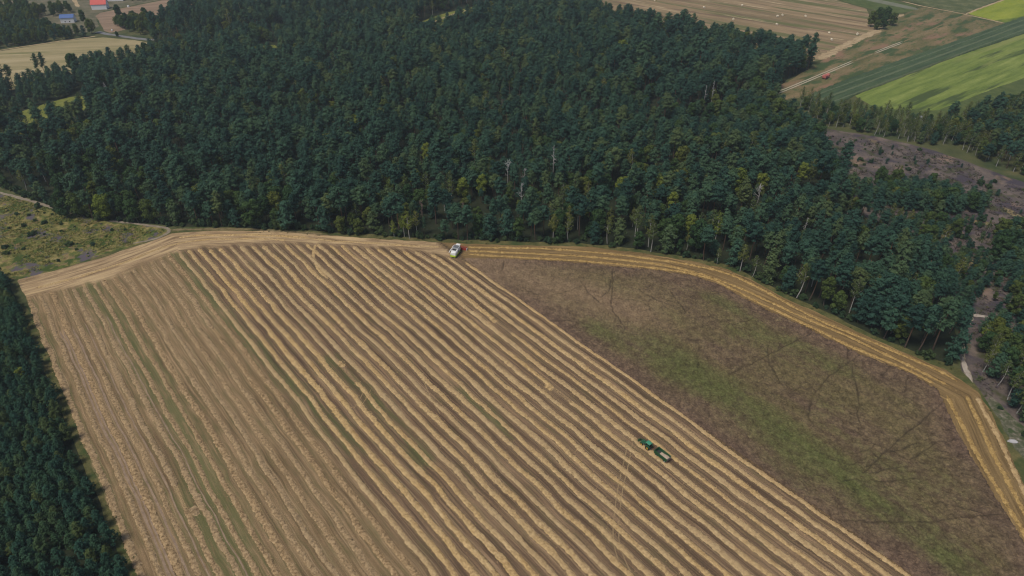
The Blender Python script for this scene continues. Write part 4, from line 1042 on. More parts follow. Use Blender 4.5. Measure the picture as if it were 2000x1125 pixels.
def mass(name, label, cat, L, protos):
    if not L: return
    pts = np.array([(t_[1], t_[2], 0) for t_ in L], np.float32)
    me = bpy.data.meshes.new(name); me.vertices.add(len(pts)); me.vertices.foreach_set('co', pts.ravel())
    a = me.attributes.new('scl', 'FLOAT', 'POINT'); a.data.foreach_set('value', np.array([t_[3] for t_ in L], np.float32))
    a = me.attributes.new('rot', 'FLOAT', 'POINT'); a.data.foreach_set('value', np.array([t_[4] for t_ in L], np.float32))
    a = me.attributes.new('var', 'INT', 'POINT'); a.data.foreach_set('value', np.array([t_[5] % len(protos) for t_ in L], np.int32))
    o = link(name, me)
    ng = bpy.data.node_groups.new(name, 'GeometryNodeTree')
    ng.interface.new_socket('Geometry', in_out='INPUT', socket_type='NodeSocketGeometry'); ng.interface.new_socket('Geometry', in_out='OUTPUT', socket_type='NodeSocketGeometry')
    N = ng.nodes; gi = N.new('NodeGroupInput'); go = N.new('NodeGroupOutput'); iop = N.new('GeometryNodeInstanceOnPoints'); jn = N.new('GeometryNodeJoinGeometry')
    for k, pr in enumerate(protos):
        oi = N.new('GeometryNodeObjectInfo'); oi.inputs['Object'].default_value = joined(pr[0], pr[1], name + '_tree'); oi.inputs['As Instance'].default_value = True
        ng.links.new(oi.outputs['Geometry'], jn.inputs[0])
    def na(nm, dt):
        q = N.new('GeometryNodeInputNamedAttribute'); q.data_type = dt; q.inputs[0].default_value = nm; return q.outputs[0]
    cx = N.new('ShaderNodeCombineXYZ'); ng.links.new(na('rot', 'FLOAT'), cx.inputs['Z'])
    ng.links.new(gi.outputs[0], iop.inputs['Points']); ng.links.new(jn.outputs[0], iop.inputs['Instance'])
    iop.inputs['Pick Instance'].default_value = True
    ng.links.new(na('var', 'INT'), iop.inputs['Instance Index'])
    ng.links.new(cx.outputs[0], iop.inputs['Rotation']); ng.links.new(na('scl', 'FLOAT'), iop.inputs['Scale'])
    ng.links.new(iop.outputs[0], go.inputs[0])
    md_ = o.modifiers.new('trees', 'NODES'); md_.node_group = ng
    return tag(o, label, cat, None, 'stuff')
mass('pine_forest', 'dense dark pine forest stretching behind the front rows to the far fields', 'forest', rest.get('pine'), PINES)
mass('bushy_pine_wood', 'lower blue green pine thickets filling the far parts of the forest', 'forest', rest.get('lowpine'), LOWP)
mass('broadleaf_wood', 'leafy trees scattered through the distant forest as one mass', 'forest', rest.get('broad'), BROAD)
mass('birch_wood', 'pale birches scattered through the distant forest as one mass', 'forest', rest.get('birch'), BIRCH)

# --- the plantation of young pines
PLANT = [(-130, 500), (-20, 535), (8, 542), (26, 572), (41, 617), (69, 674), (96, 752), (136, 857), (176, 955), (215, 1045), (253, 1132), (290, 1210), (-140, 1215)]
V = scatter(PLANT, 3.7, 41, .28, avoid=False, vary=.26)
PE = GP(PLANT[3:11]); V = V[(nearest_on(V, PE)[0] > 2.6) | (rgT.random(len(V)) < .85)]
px = to_px(V)
inv = (px[:, 0] > -25) & (px[:, 1] < 1170)
out = [['young', q[0], q[1], rgT.uniform(.8, 1.12), rgT.uniform(0, 6.28), rgT.integers(0, 99), 99] for q in V[~inv]]
ins_ = V[inv]
order = np.argsort(-(to_px(ins_)[:, 1] + (to_px(ins_)[:, 0] > 0) * 1000))
for j, i in enumerate(order):
    q = ins_[i]; s = rgT.uniform(.78, 1.12); rz = rgT.uniform(0, 6.28); k = rgT.integers(0, 5)
    if j < 295:
        p_ = to_px([q])[0]
        lab = 'young blue green pine in the plantation ' + ('at its narrow far tip' if p_[1] < 700 else 'beside its middle' if p_[1] < 900 else 'in the bottom corner')
        add_tree('young_pine', lab, 'young pine', lab.replace('young blue green pine', 'young pines'), YOUNG[k], q[0], q[1], s, rz)
    else: out.append(['young', q[0], q[1], s, rz, k, 99])
mass('young_pine_plantation', 'remaining young pines of the plantation past the frame edge', 'plantation', out, YOUNG)

# --- single trees the photograph shows apart
def tinted(me, mat):
    m2 = me.copy(); m2.materials[0] = mat; return m2
LIME = [tinted(b[0], M['lime']) for b in BROAD]; LIMEB = [tinted(b[0], M['lime']) for b in BIRCH]
for x, y, s, k, lab in SP_LIME:
    g = G(x, y); add_tree('broadleaf_tree', lab, 'broadleaf tree', None, (LIME[k], BROAD[k][1]), g[0], g[1], s, x)
for x, y, s, k, lab in SP_BROAD:
    g = G(x, y); add_tree('broadleaf_tree', lab, 'broadleaf tree', None, BROAD[k], g[0], g[1], s, x)
for x, y, s, k, lime, lab in SP_BIRCH:
    g = G(x, y); o = add_tree('birch_tree', lab, 'birch', None, (LIMEB[k] if lime else BIRCH[k][0], BIRCH[k][1]), g[0], g[1], s, x)
for x, y, s, k, lab in SP_DEAD:
    g = G(x, y); o = add_tree('dead_tree', lab, 'dead tree', None, (DEAD[k],), g[0], g[1], s * 1.18, x, names=('trunk',))
for x, y, s, lab in SP_BROWN:
    g = G(x, y); add_tree('dead_tree', lab, 'dead tree', None, (DEADB[0],), g[0], g[1], s, x, names=('trunk',))
# tall pines with clear reddish stems at the edge
for x, y, s, k, lab in SP_PINE:
    g = G(x, y); add_tree('pine_tree', lab, 'pine tree', None, PINES[k], g[0], g[1], s, x)
g = G(1508, 330); add_tree('pine_tree', 'russet dying pine on the right side of the forest', 'pine tree', None, (tinted(LOWP[0][0], M['russet']), LOWP[0][1]), g[0], g[1], .7, 1.0)

# --- shrubs
def shrubs(poly, spacing, seed, smin, smax, group, label, prob=1.0, limit=140):
    V = scatter(poly, spacing, seed, .48, avoid=False); n = 0
    for q in V:
        if rgT.random() > prob or n >= limit: continue
        p_ = to_px([q])[0]
        if not (0 < p_[0] < 2000 and 0 < p_[1] < 1125): continue
        if vnoise(q[0] / 16, q[1] / 16, seed) < -.05 or path_dist(q[None])[0] < 3: continue
        o = link('shrub', SHRUB[rgT.integers(0, 3)]); s = smin + (smax - smin) * rgT.random() ** 2.2
        o.location = (q[0], q[1], .0); o.scale = (s * rgT.uniform(.8, 1.25), s * rgT.uniform(.8, 1.25), s * rgT.uniform(.7, 1.0)); o.rotation_euler = (0, 0, rgT.uniform(0, 6.28))
        tag(o, label, 'shrub', group); n += 1
shrubs([(0, 400), (80, 405), (200, 436), (300, 452), (250, 478), (130, 512), (30, 535), (0, 525)], 3.6, 51, .3, 1.7, 'shrubs in the scrubby clearing', 'low green shrub on the scrubby clearing', .5, 60)
shrubs([(1600, 262), (1700, 275), (1850, 305), (1990, 380), (2000, 430), (1900, 380), (1800, 340), (1680, 330), (1630, 320)], 4.5, 52, .3, 1.8, 'shrubs on the upper heath', 'dark shrub dotted on the purple upper heath', .5, 45)
shrubs([(1690, 400), (1800, 420), (1940, 420), (2000, 460), (1960, 640), (1880, 720), (1875, 640), (1850, 585), (1780, 510), (1700, 440)], 3.6, 53, .6, 2.0, 'shrubs on the lower heath', 'dense green shrub crowding the lower heath', .6, 80)
shrubs([(1925, 780), (1960, 830), (2000, 900), (2000, 840), (1960, 790)], 5, 54, .5, 1.2, 'shrubs beside the stony verge', 'small shrub beside the stony verge', .6, 20)
g_ = 0
E = densify(FRONT, 4.0)
Nn = normals2(E)
for i in range(len(E)):
    if rgT.random() < .15 or g_ >= 120: continue
    p_ = to_px([E[i]])[0]
    if not (0 < p_[0] < 1860): continue
    q = E[i] + Nn[i] * rgT.uniform(-.5, 3.5)
    o = link('shrub', SHRUB[rgT.integers(0, 3)]); s = rgT.uniform(.8, 2.1)
    o.location = (q[0], q[1], 0); o.scale = (s, s * rgT.uniform(.8, 1.2), s * rgT.uniform(.8, 1.4)); o.rotation_euler = (0, 0, rgT.uniform(0, 6.28))
    tag(o, 'leafy undergrowth shrub at the foot of the forest edge', 'shrub', 'shrubs along the forest edge'); g_ += 1

def tussocks(name, polys, n, smin, smax, mat, seed, label, cat):
    """countless low plants as one object of small leaf faces"""
    rg = np.random.default_rng(seed); C = []
    for poly, w_ in polys:
        P = GP(poly); lo = P.min(0); hi = P.max(0)
        q = rg.uniform(lo, hi, (int(n * w_ * 3), 2)); q = q[inside(q, P)]
        q = q[vnoise(q[:, 0] / 9, q[:, 1] / 9, seed) + .6 * vnoise(q[:, 0] / 3, q[:, 1] / 3, seed + 1) > -.12][:int(n * w_)]
        C.append(q[path_dist(q) > 2.6])
    C = np.vstack(C); k = 11; sz = smin + (smax - smin) * rg.random(len(C)) ** 2.5
    ce = np.repeat(np.column_stack([C, sz * .3]), k, 0); z_ = np.repeat(sz, k)[:, None]
    ce = ce + rg.normal(0, .45, ce.shape) * z_ * np.array([1, 1, .45]); ce[:, 2] = np.maximum(ce[:, 2], .08)
    nn = unit(rg.normal(0, .6, ce.shape) + np.array([0, 0, .8])); a = unit(np.cross(nn, rg.normal(0, 1, ce.shape))); b = np.cross(nn, a)
    V = quads(ce, a, b, z_ * .38, z_ * .24)
    return tag(link(name, leaf_mesh(name, V, mat)), label, cat, None, 'stuff')
def herb(name, stops, sc=.12):
    t = NT(name); n_ = t.noise(t.pos(), sc, 4, .7); c = t.ramp(n_, stops)
    d = t.n('ShaderNodeBsdfDiffuse'); t.l(c, d.inputs['Color']); o = t.n('ShaderNodeOutputMaterial'); t.l(d.outputs[0], o.inputs['Surface']); return t.m
M['heather'] = herb('heather', [(.34, (.045, .062, .030)), (.44, (.075, .080, .040)), (.52, (.088, .070, .080)), (.60, (.11, .085, .065)), (.68, (.06, .075, .032))])
M['weeds'] = herb('weeds', [(.34, (.065, .095, .026)), (.44, (.135, .150, .040)), (.52, (.25, .21, .075)), (.60, (.11, .150, .034)), (.68, (.15, .125, .13))], .2)
M['grassy'] = herb('verge_plants', [(.36, (.040, .058, .022)), (.5, (.075, .085, .032)), (.64, (.13, .11, .048))], .2)
tussocks('heather', [([(1600, 262), (1700, 275), (1850, 305), (2000, 370), (2000, 450), (1900, 400), (1640, 370)], .45), ([(1690, 400), (1940, 420), (2000, 460), (2000, 700), (1930, 780), (1875, 715), (1878, 640), (1790, 520)], .55)], 3800, .5, 1.6, M['heather'], 301, 'heather and low scrub covering the purple heath', 'heather')
tussocks('weeds', [([(0, 378), (80, 402), (200, 436), (325, 447), (300, 464), (250, 480), (130, 512), (30, 540), (0, 530)], 1.0)], 3400, .35, 1.3, M['weeds'], 302, 'weeds and tall grass tangled over the clearing', 'weeds')
tussocks('verge_plants', [([(330, 443), (640, 454), (860, 468), (1150, 475), (1350, 503), (1470, 538), (1600, 603), (1780, 688), (1850, 713), (1910, 735), (1965, 835), (2000, 895), (2000, 915), (1950, 830), (1900, 750), (1850, 722), (1780, 697), (1600, 614), (1470, 548), (1350, 512), (1150, 483), (860, 475), (640, 461), (330, 450)], .7), ([(40, 592), (60, 612), (88, 668), (118, 748), (158, 852), (198, 952), (240, 1045), (280, 1125), (262, 1125), (180, 952), (100, 748), (45, 612)], .3)], 3000, .3, .9, M['grassy'], 303, 'rough grass along the field verge', 'grass')

# ------------------------------------------------------------------ vehicles
M['jgreen'] = paint('green_paint', (.007, .080, .032), .4, .25)
M['roofgreen'] = paint('pale_green_roof', (.045, .24, .14), .45, .15)
M['tgreen'] = paint('trailer_green', (.005, .078, .030), .45, .3)
M['rubber'] = paint('rubber', (.018, .018, .019), .85, .5, .2)
M['yellow'] = paint('yellow_rim', (.72, .46, .02), .4, .15)
M['white'] = paint('white_paint', (.72, .73, .72), .4, .12)
M['limep'] = paint('lime_paint', (.36, .48, .015), .4, .15)
M['redp'] = paint('red_paint', (.34, .035, .03), .45, .2)
M['grey'] = paint('grey_metal', (.20, .21, .22), .45, .3, .5, .4)
M['dark'] = paint('dark_metal', (.025, .027, .03), .55, .3)
t = NT('tinted_glass'); M['glass'] = t.out((.012, .018, .024), .08, .6)
t = NT('grain'); n_ = t.noise(t.pos(), 6, 4, .7); M['grain'] = t.out(t.ramp(n_, [(.35, (.36, .27, .20)), (.65, (.54, .43, .34))]), .95, .05, bump=n_, bump_d=.05)

def wheel(root, c, r, w, rim_m, side=1, rr=.55):
    wh = empty('wheel', (0, 0, 0)); wh.parent = root
    MB().torus(c, r, r * (1 - rr), w).build('tyre', M['rubber'], wh)
    mb = MB().cyl((c[0], c[1], c[2]), r * rr * 1.02, w * .5, 'y', 18)
    mb.cyl((c[0], c[1] + side * w * .3, c[2]), r * rr * .4, w * .3, 'y', 12)
    mb.build('rim', rim_m, wh)

HEADING = math.atan2(DIRV[1], DIRV[0])
def off(pt, fwd, left, h=HEADING):
    return (pt[0] + math.cos(h) * fwd - math.sin(h) * left, pt[1] + math.sin(h) * fwd + math.cos(h) * left)
# tractor: origin at the rear axle on the ground, +x forward
ra = off(G(1263.6, 878.5), 0, -.95)
T = tag(empty('tractor', (ra[0], ra[1], .05), HEADING, 1.06), 'green tractor with yellow wheel rims and front loader pulling the grain trailer', 'tractor')
for s in (1, -1):
    wheel(T, (0, s * .95, .92), .92, .52, M['yellow'], s, .56)
    wheel(T, (2.75, s * .88, .66), .66, .42, M['yellow'], s, .56)
    mb = MB(); mb.prism([(-.95, 1.35), (-.75, 1.78), (-.2, 1.98), (.45, 1.92), (.9, 1.5), (.98, 1.2), (.85, 1.2), (.4, 1.78), (-.2, 1.84), (-.68, 1.65), (-.85, 1.3)], s * .66, s * 1.2); mb.build('fender', M['jgreen'], T)
    MB().prism([(2.2, 1.38), (2.75, 1.46), (3.3, 1.38), (3.25, 1.32), (2.75, 1.4), (2.25, 1.32)], s * .68, s * 1.1).build('fender', M['jgreen'], T)
MB().prism([(-.7, .75), (2.9, .75), (3.2, .95), (3.2, 1.1), (-.7, 1.1)], -.36, .36).build('chassis', M['dark'], T)
hood = MB().loft([[(1.15, -.46, 1.1), (1.15, .46, 1.1), (1.15, .46, 1.75), (1.15, .3, 1.92), (1.15, -.3, 1.92), (1.15, -.46, 1.75)], [(2.6, -.44, 1.1), (2.6, .44, 1.1), (2.6, .42, 1.62), (2.6, .26, 1.78), (2.6, -.26, 1.78), (2.6, -.42, 1.62)], [(3.4, -.36, 1.05), (3.4, .36, 1.05), (3.42, .34, 1.4), (3.3, .2, 1.56), (3.3, -.2, 1.56), (3.42, -.34, 1.4)]]).build('hood', M['jgreen'], T)
MB().box((3.43, 0, 1.2), (.05, .5, .3)).build('grille', M['dark'], hood)
cab = MB().loft([[(-.55, -.72, 1.15), (1.12, -.66, 1.15), (1.12, .66, 1.15), (-.55, .72, 1.15)], [(-.62, -.78, 1.7), (1.18, -.7, 1.7), (1.18, .7, 1.7), (-.62, .78, 1.7)], [(-.5, -.72, 2.72), (.9, -.68, 2.72), (.9, .68, 2.72), (-.5, .72, 2.72)]]).build('cab', M['glass'], T)
mb = MB()
for x0, x1, y0, y1 in ((-.62, -.5, .78, .72), (1.18, .9, .7, .68), (.25, .22, .76, .72)):
    for s in (1, -1): mb.tube([(x0, s * (y0 + .01), 1.7), (x1, s * (y1 + .01), 2.72)], .045, 5)
mb.build('cab_pillars', M['jgreen'], cab)
MB().loft([[(-.72, -.82, 2.72), (1.1, -.78, 2.72), (1.1, .78, 2.72), (-.72, .82, 2.72)], [(-.74, -.84, 2.86), (1.14, -.8, 2.84), (1.14, .8, 2.84), (-.74, .84, 2.86)], [(-.5, -.6, 2.99), (.85, -.58, 2.96), (.85, .58, 2.96), (-.5, .6, 2.99)]]).build('roof', M['roofgreen'], T)
MB().tube([(1.3, -.55, 1.4), (1.3, -.55, 2.9)], .06, 8).build('exhaust', M['dark'], T)
MB().box((.4, .98, .85), (.9, .35, .5), .06).box((.4, -.98, .85), (.9, .35, .5), .06).build('fuel_tank', M['dark'], T)
ld = empty('front_loader', (0, 0, 0)); ld.parent = T
for s in (1, -1):
    MB().tube([(1.25, s * .62, 1.75), (2.6, s * .62, 1.75), (3.7, s * .60, 1.35), (4.35, s * .58, .75)], .11, 6).build('loader_arm', M['jgreen'], ld)
    MB().tube([(1.7, s * .62, 1.1), (3.2, s * .61, 1.5)], .06, 6).build('cylinder', M['grey'], ld)
MB().tube([(3.55, -.6, 1.42), (3.55, .6, 1.42)], .08, 6).build('cross_bar', M['jgreen'], ld)
mb = MB().box((4.45, 0, .75), (.10, 1.7, .9))
for k in range(6): mb.tube([(4.5, -.75 + k * .3, .38), (5.5, -.75 + k * .3, .34)], [.05, .025], 5)
mb.build('loader_fork', M['jgreen'], ld)
for s in (1, -1): MB().tube([(1.15, s * .7, 2.3), (1.2, s * 1.15, 2.3)], .025, 4).box((1.2, s * 1.2, 2.25), (.06, .2, .3)).build('mirror', M['dark'], T)
MB().box((-.85, 0, .75), (.4, .5, .3)).tube([(-.9, 0, .6), (-1.5, 0, .55)], .07).build('hitch', M['dark'], T)

tr = off(G(1297.2, 903.2), 0, -1.0)
TR = tag(empty('grain_trailer', (tr[0], tr[1], .05), HEADING, 1.0), 'dark green tipping trailer with a pale grain load behind the tractor', 'trailer')
x0, x1, hw, zb_, zt = -1.05, 4.95, 1.28, 1.15, 2.62
for nm, pts in (('side_panel', [(x0, -hw, x1, -hw)]), ('side_panel', [(x0, hw, x1, hw)])):
    _, ya, _, _ = pts[0]; s = 1 if ya > 0 else -1
    mb = MB().box(((x0 + x1) / 2, ya, (zb_ + zt) / 2), (x1 - x0, .07, zt - zb_))
    for k in range(7): mb.box((x0 + .12 + k * (x1 - x0 - .24) / 6, ya + s * .065, (zb_ + zt) / 2 - .02), (.1, .06, zt - zb_ - .06))
    pn = mb.build('side_panel', M['tgreen'], TR)
    MB().box(((x0 + x1) / 2, ya, zt + .04), (x1 - x0 + .06, .13, .09)).build('top_rail', M['tgreen'], pn)
MB().box((x1 - .04, 0, (zb_ + zt) / 2), (.07, 2 * hw - .08, zt - zb_ + .1)).build('headboard', M['tgreen'], TR)
MB().box((x0 + .04, 0, (zb_ + zt) / 2 - .06), (.07, 2 * hw - .08, zt - zb_ - .12)).build('tailgate', M['grey'], TR)
for s in (1, -1): MB().box((x0 - .04, s * 1.0, 1.05), (.07, .3, .14)).build('tail_light', M['redp'], TR)
MB().box(((x0 + x1) / 2, 0, zb_ - .03), (x1 - x0 - .1, 2 * hw - .1, .1)).build('floor', M['dark'], TR)
MB().box((1.9, .45, .98), (5.8, .12, .2)).box((1.9, -.45, .98), (5.8, .12, .2)).box((0, 0, .62), (.12, 1.9, .12)).box((3.95, 0, .62), (.12, 1.9, .12)).build('chassis', M['dark'], TR)
MB().tube([(4.2, .45, .7), (6.3, 0, .62)], .06).tube([(4.2, -.45, .7), (6.3, 0, .62)], .06).build('drawbar', M['dark'], TR)
for s in (1, -1):
    for xx in (0, 3.95): wheel(TR, (xx, s * 1.0, .52), .52, .4, M['white'], s, .5)
    MB().prism([(-.62, 1.0), (-.3, 1.1), (.3, 1.1), (.62, 1.0), (.62, .95), (.3, 1.05), (-.3, 1.05), (-.62, .95)], s * .8, s * 1.22).build('mudguard', M['dark'], TR)
# grain heap lying in the trailer
nxg, nyg = 22, 12; vv = []; ff = []
for i in range(nxg):
    for j in range(nyg):
        a_, b_ = i / (nxg - 1), j / (nyg - 1); xg = x0 + .1 + a_ * 4.2; yg = -hw + .07 + b_ * (2 * hw - .14)
        hgt = .85 * math.exp(-((a_ - .32) / .33) ** 2) * (1 - .5 * (2 * b_ - 1) ** 2) + .05 * random.random()
        vv.append((xg, yg, zb_ + .04 + max(.0, hgt) + .15 * (1 - a_)))
for i in range(nxg - 1):
    for j in range(nyg - 1): q = i * nyg + j; ff.append((q, q + nyg, q + nyg + 1, q + 1))
go_ = MB().add(vv, ff).build('grain_heap', M['grain'], None, True); go_.location = TR.location; go_.rotation_euler = TR.rotation_euler
tag(go_, 'pale grain heaped in the rear of the green trailer', 'grain')

# combine harvester: origin at front axle, +x forward
CH = math.radians(90 - 18)
cpos = off(G(893.5, 493.0), 0, 0, CH)
CB = tag(empty('combine_harvester', (cpos[0], cpos[1], .05), CH, 1.15), 'white and lime combine harvester with red reel turning at the headland', 'combine harvester')
body = MB().loft([[(-5.4, -1.3, 1.1), (-5.4, 1.3, 1.1), (-5.5, 1.25, 2.4), (-5.2, 1.1, 2.9), (-5.2, -1.1, 2.9), (-5.5, -1.25, 2.4)], [(-3.6, -1.48, 1.0), (-3.6, 1.48, 1.0), (-3.6, 1.48, 2.9), (-3.6, 1.25, 3.35), (-3.6, -1.25, 3.35), (-3.6, -1.48, 2.9)], [(.3, -1.48, 1.1), (.3, 1.48, 1.1), (.3, 1.48, 3.0), (.3, 1.3, 3.45), (.3, -1.3, 3.45), (.3, -1.48, 3.0)]]).build('body', M['white'], CB)
for s in (1, -1):
    MB().prism([(-5.3, 1.0), (-3.4, .85), (-.9, .95), (-.9, 1.75), (-3.4, 1.6), (-5.35, 1.55)], s * 1.44, s * 1.53).build('side_skirt', M['limep'], CB)
    MB().prism([(-2.6, 1.9), (-1.2, 1.9), (-1.2, 2.6), (-2.6, 2.6)], s * 1.47, s * 1.50).build('side_grille', M['dark'], CB)
MB().loft([[(-5.75, -1.2, .8), (-5.75, 1.2, .8), (-5.55, 1.28, 1.5), (-5.55, -1.28, 1.5)], [(-5.0, -1.25, .8), (-5.0, 1.25, .8), (-5.0, 1.3, 1.5), (-5.0, -1.3, 1.5)]]).build('straw_chopper', M['limep'], CB)
tk_ = MB().loft([[(-2.4, -1.25, 3.4), (-2.4, 1.25, 3.4), (.1, 1.25, 3.4), (.1, -1.25, 3.4)], [(-2.7, -1.5, 3.95), (-2.7, 1.5, 3.95), (.2, 1.5, 3.95), (.2, -1.5, 3.95)]]).build('grain_tank', M['white'], CB)
MB().box((-1.25, 0, 3.93), (2.6, 2.7, .1)).build('tank_cover', M['grey'], tk_)
MB().box((-3.3, .1, 3.4), (1.3, 1.9, .22), .06).build('engine_deck', M['dark'], CB)
MB().box((-4.3, 0, 3.12), (.9, 1.6, .3), .08).build('rear_hood', M['white'], CB)
cab = MB().loft([[(.45, -.95, 1.7), (1.7, -.85, 1.7), (1.7, .85, 1.7), (.45, .95, 1.7)], [(.4, -1.0, 2.4), (2.0, -.9, 2.4), (2.0, .9, 2.4), (.4, 1.0, 2.4)], [(.4, -.95, 3.5), (1.75, -.88, 3.5), (1.75, .88, 3.5), (.4, .95, 3.5)]]).build('cab', M['glass'], CB)
MB().loft([[(.3, -1.1, 3.5), (2.1, -1.0, 3.5), (2.1, 1.0, 3.5), (.3, 1.1, 3.5)], [(.35, -1.05, 3.75), (2.0, -.95, 3.72), (2.0, .95, 3.72), (.35, 1.05, 3.75)]]).build('cab_roof', M['white'], CB)
MB().tube([(-.2, 1.55, 3.2), (-2.6, 1.75, 3.3), (-5.2, 1.8, 3.2)], .2, 10).tube([(-5.2, 1.8, 3.2), (-5.7, 1.85, 2.9)], .18, 10).build('unloading_auger', M['white'], CB)
for s in (1, -1):
    wheel(CB, (0, s * 1.35, .92), .92, .65, M['limep'], s, .5); wheel(CB, (-3.9, s * 1.2, .62), .62, .42, M['limep'], s, .5)
    MB().tube([(.6, s * 1.0, 2.0), (.9, s * 1.5, 2.6)], .03, 4).box((.9, s * 1.55, 2.6), (.08, .25, .5)).build('mirror', M['dark'], CB)
MB().tube([(.5, 1.35, .6), (.5, 1.35, 1.9)], .05).tube([(.9, 1.35, .6), (.9, 1.35, 1.9)], .05).box((.7, 1.35, .8), (.4, .2, .05)).box((.7, 1.35, 1.2), (.4, .2, .05)).box((.7, 1.35, 1.6), (.4, .2, .05)).build('ladder', M['grey'], CB)
MB().loft([[(.8, -.7, .9), (.8, .7, .9), (.8, .7, 1.6), (.8, -.7, 1.6)], [(2.6, -.7, .35), (2.6, .7, .35), (2.6, .7, .95), (2.6, -.7, .95)]]).build('feeder_house', M['limep'], CB)
hd_ = empty('header', (0, 0, 0)); hd_.parent = CB; HW = 3.5
MB().prism([(2.6, .15), (2.7, 1.05), (2.85, 1.05), (2.8, .3), (4.0, .12), (4.0, .08)], -HW, HW).build('trough', M['redp'], hd_)
MB().cyl((3.15, 0, .5), .28, 2 * HW - .1, 'y', 14).build('auger', M['redp'], hd_)
mb = MB().cyl((3.75, 0, 1.0), .09, 2 * HW - .1, 'y', 10)
for k in range(6):
    a = k * PI / 3
    mb.box((3.75 + .5 * math.cos(a), 0, 1.0 + .5 * math.sin(a)), (.09, 2 * HW - .15, .09))
    for y in np.linspace(-HW + .1, HW - .1, 5): mb.tube([(3.75, y, 1.0), (3.75 + .5 * math.cos(a), y, 1.0 + .5 * math.sin(a))], .035, 4)
mb.build('reel', M['redp'], hd_)
for s in (1, -1): MB().prism([(2.6, .1), (4.5, .08), (4.6, .3), (3.9, 1.0), (2.7, 1.15)], s * HW, s * (HW + .14)).build('side_divider', M['white'], hd_)

# red trailed harvester beside the far track
RH = math.atan2(*(G(1640, 141) - G(1602, 156))[::-1])
rp = G(1613, 153)
RD = tag(empty('harvester', (rp[0], rp[1], .05), RH, 1.35), 'red trailed harvester parked beside the rutted track and maize', 'harvester')
M['palered'] = paint('faded_red', (.42, .12, .10), .6, .3)
MB().loft([[(-3.2, -1.2, .8), (-3.2, 1.2, .8), (-3.3, 1.3, 2.2), (-2.9, 1.1, 2.5), (-2.9, -1.1, 2.5), (-3.3, -1.3, 2.2)], [(-.6, -1.2, .8), (-.6, 1.2, .8), (-.4, 1.3, 2.3), (-.7, 1.1, 2.7), (-.7, -1.1, 2.7), (-.4, -1.3, 2.3)]]).build('bunker', M['palered'], RD)
MB().loft([[(0, -1.1, .7), (0, 1.1, .7), (0, 1.0, 1.6), (0, -1.0, 1.6)], [(2.6, -1.1, 1.2), (2.6, 1.1, 1.2), (2.4, 1.0, 2.8), (2.4, -1.0, 2.8)], [(3.2, -1.0, 1.3), (3.2, 1.0, 1.3), (3.0, .9, 2.5), (3.0, -.9, 2.5)]]).build('elevator', M['palered'], RD)
MB().box((0, .5, .75), (6.6, .14, .2)).box((0, -.5, .75), (6.6, .14, .2)).tube([(3.2, 0, .75), (5, 0, .6)], .08).build('chassis', M['redp'], RD)
MB().box((-1.8, 0, 2.62), (1.6, 1.6, .1)).tube([(-.2, 1.0, 1.5), (-.2, 1.0, 3.0), (1.0, 1.0, 3.0)], .05).tube([(-.2, -1.0, 1.5), (-.2, -1.0, 3.0), (1.0, -1.0, 3.0)], .05).build('sorting_platform', M['redp'], RD)
for s in (1, -1): wheel(RD, (-1.5, s * 1.45, .65), .65, .5, M['redp'], s, .5)

# --- round bales
t = NT('bale_straw'); n_ = t.noise(t.pos(), 3, 4, .7); M['bale'] = t.out(t.ramp(n_, [(.35, (.58, .50, .36)), (.65, (.78, .70, .56))]), .9, .1)
bm_ = MB(); bm_.cyl((0, 0, 0), .78, 1.3, 'y', 20); bm_.cyl((0, 0, 0), .70, 1.36, 'y', 20)
BALE = bm_.mesh('round_bale', M['bale'])
for k, (x, y, lab) in enumerate([(1518, 33, 'round bale left of the close pair in the far stubble'), (1528, 31, 'round bale right of the close pair in the far stubble'), (1573, 33, 'round bale alone in the middle of the far stubble'), (1517, 49, 'round bale just above the pine tops'), (1619, 66, 'round bale right of centre low in the far stubble'), (1624, 79, 'lowest round bale above the straw headland'), (1674, 68, 'rightmost round bale on the straw headland'), (1449, 12, 'round bale high up in the far stubble'), (1375, 16, 'round bale just behind the forest top line'), (1432, 39, 'round bale half hidden by treetops'), (1279, 2, 'round bale at the top edge of the photo')]):
    g = G(x, y); o = link('round_bale', BALE); o.location = (g[0], g[1], 1.05); o.rotation_euler = (0, 0, R.uniform(0, PI)); o.scale = (1.45,) * 3
    tag(o, lab, 'bale', 'round bales in the far stubble')

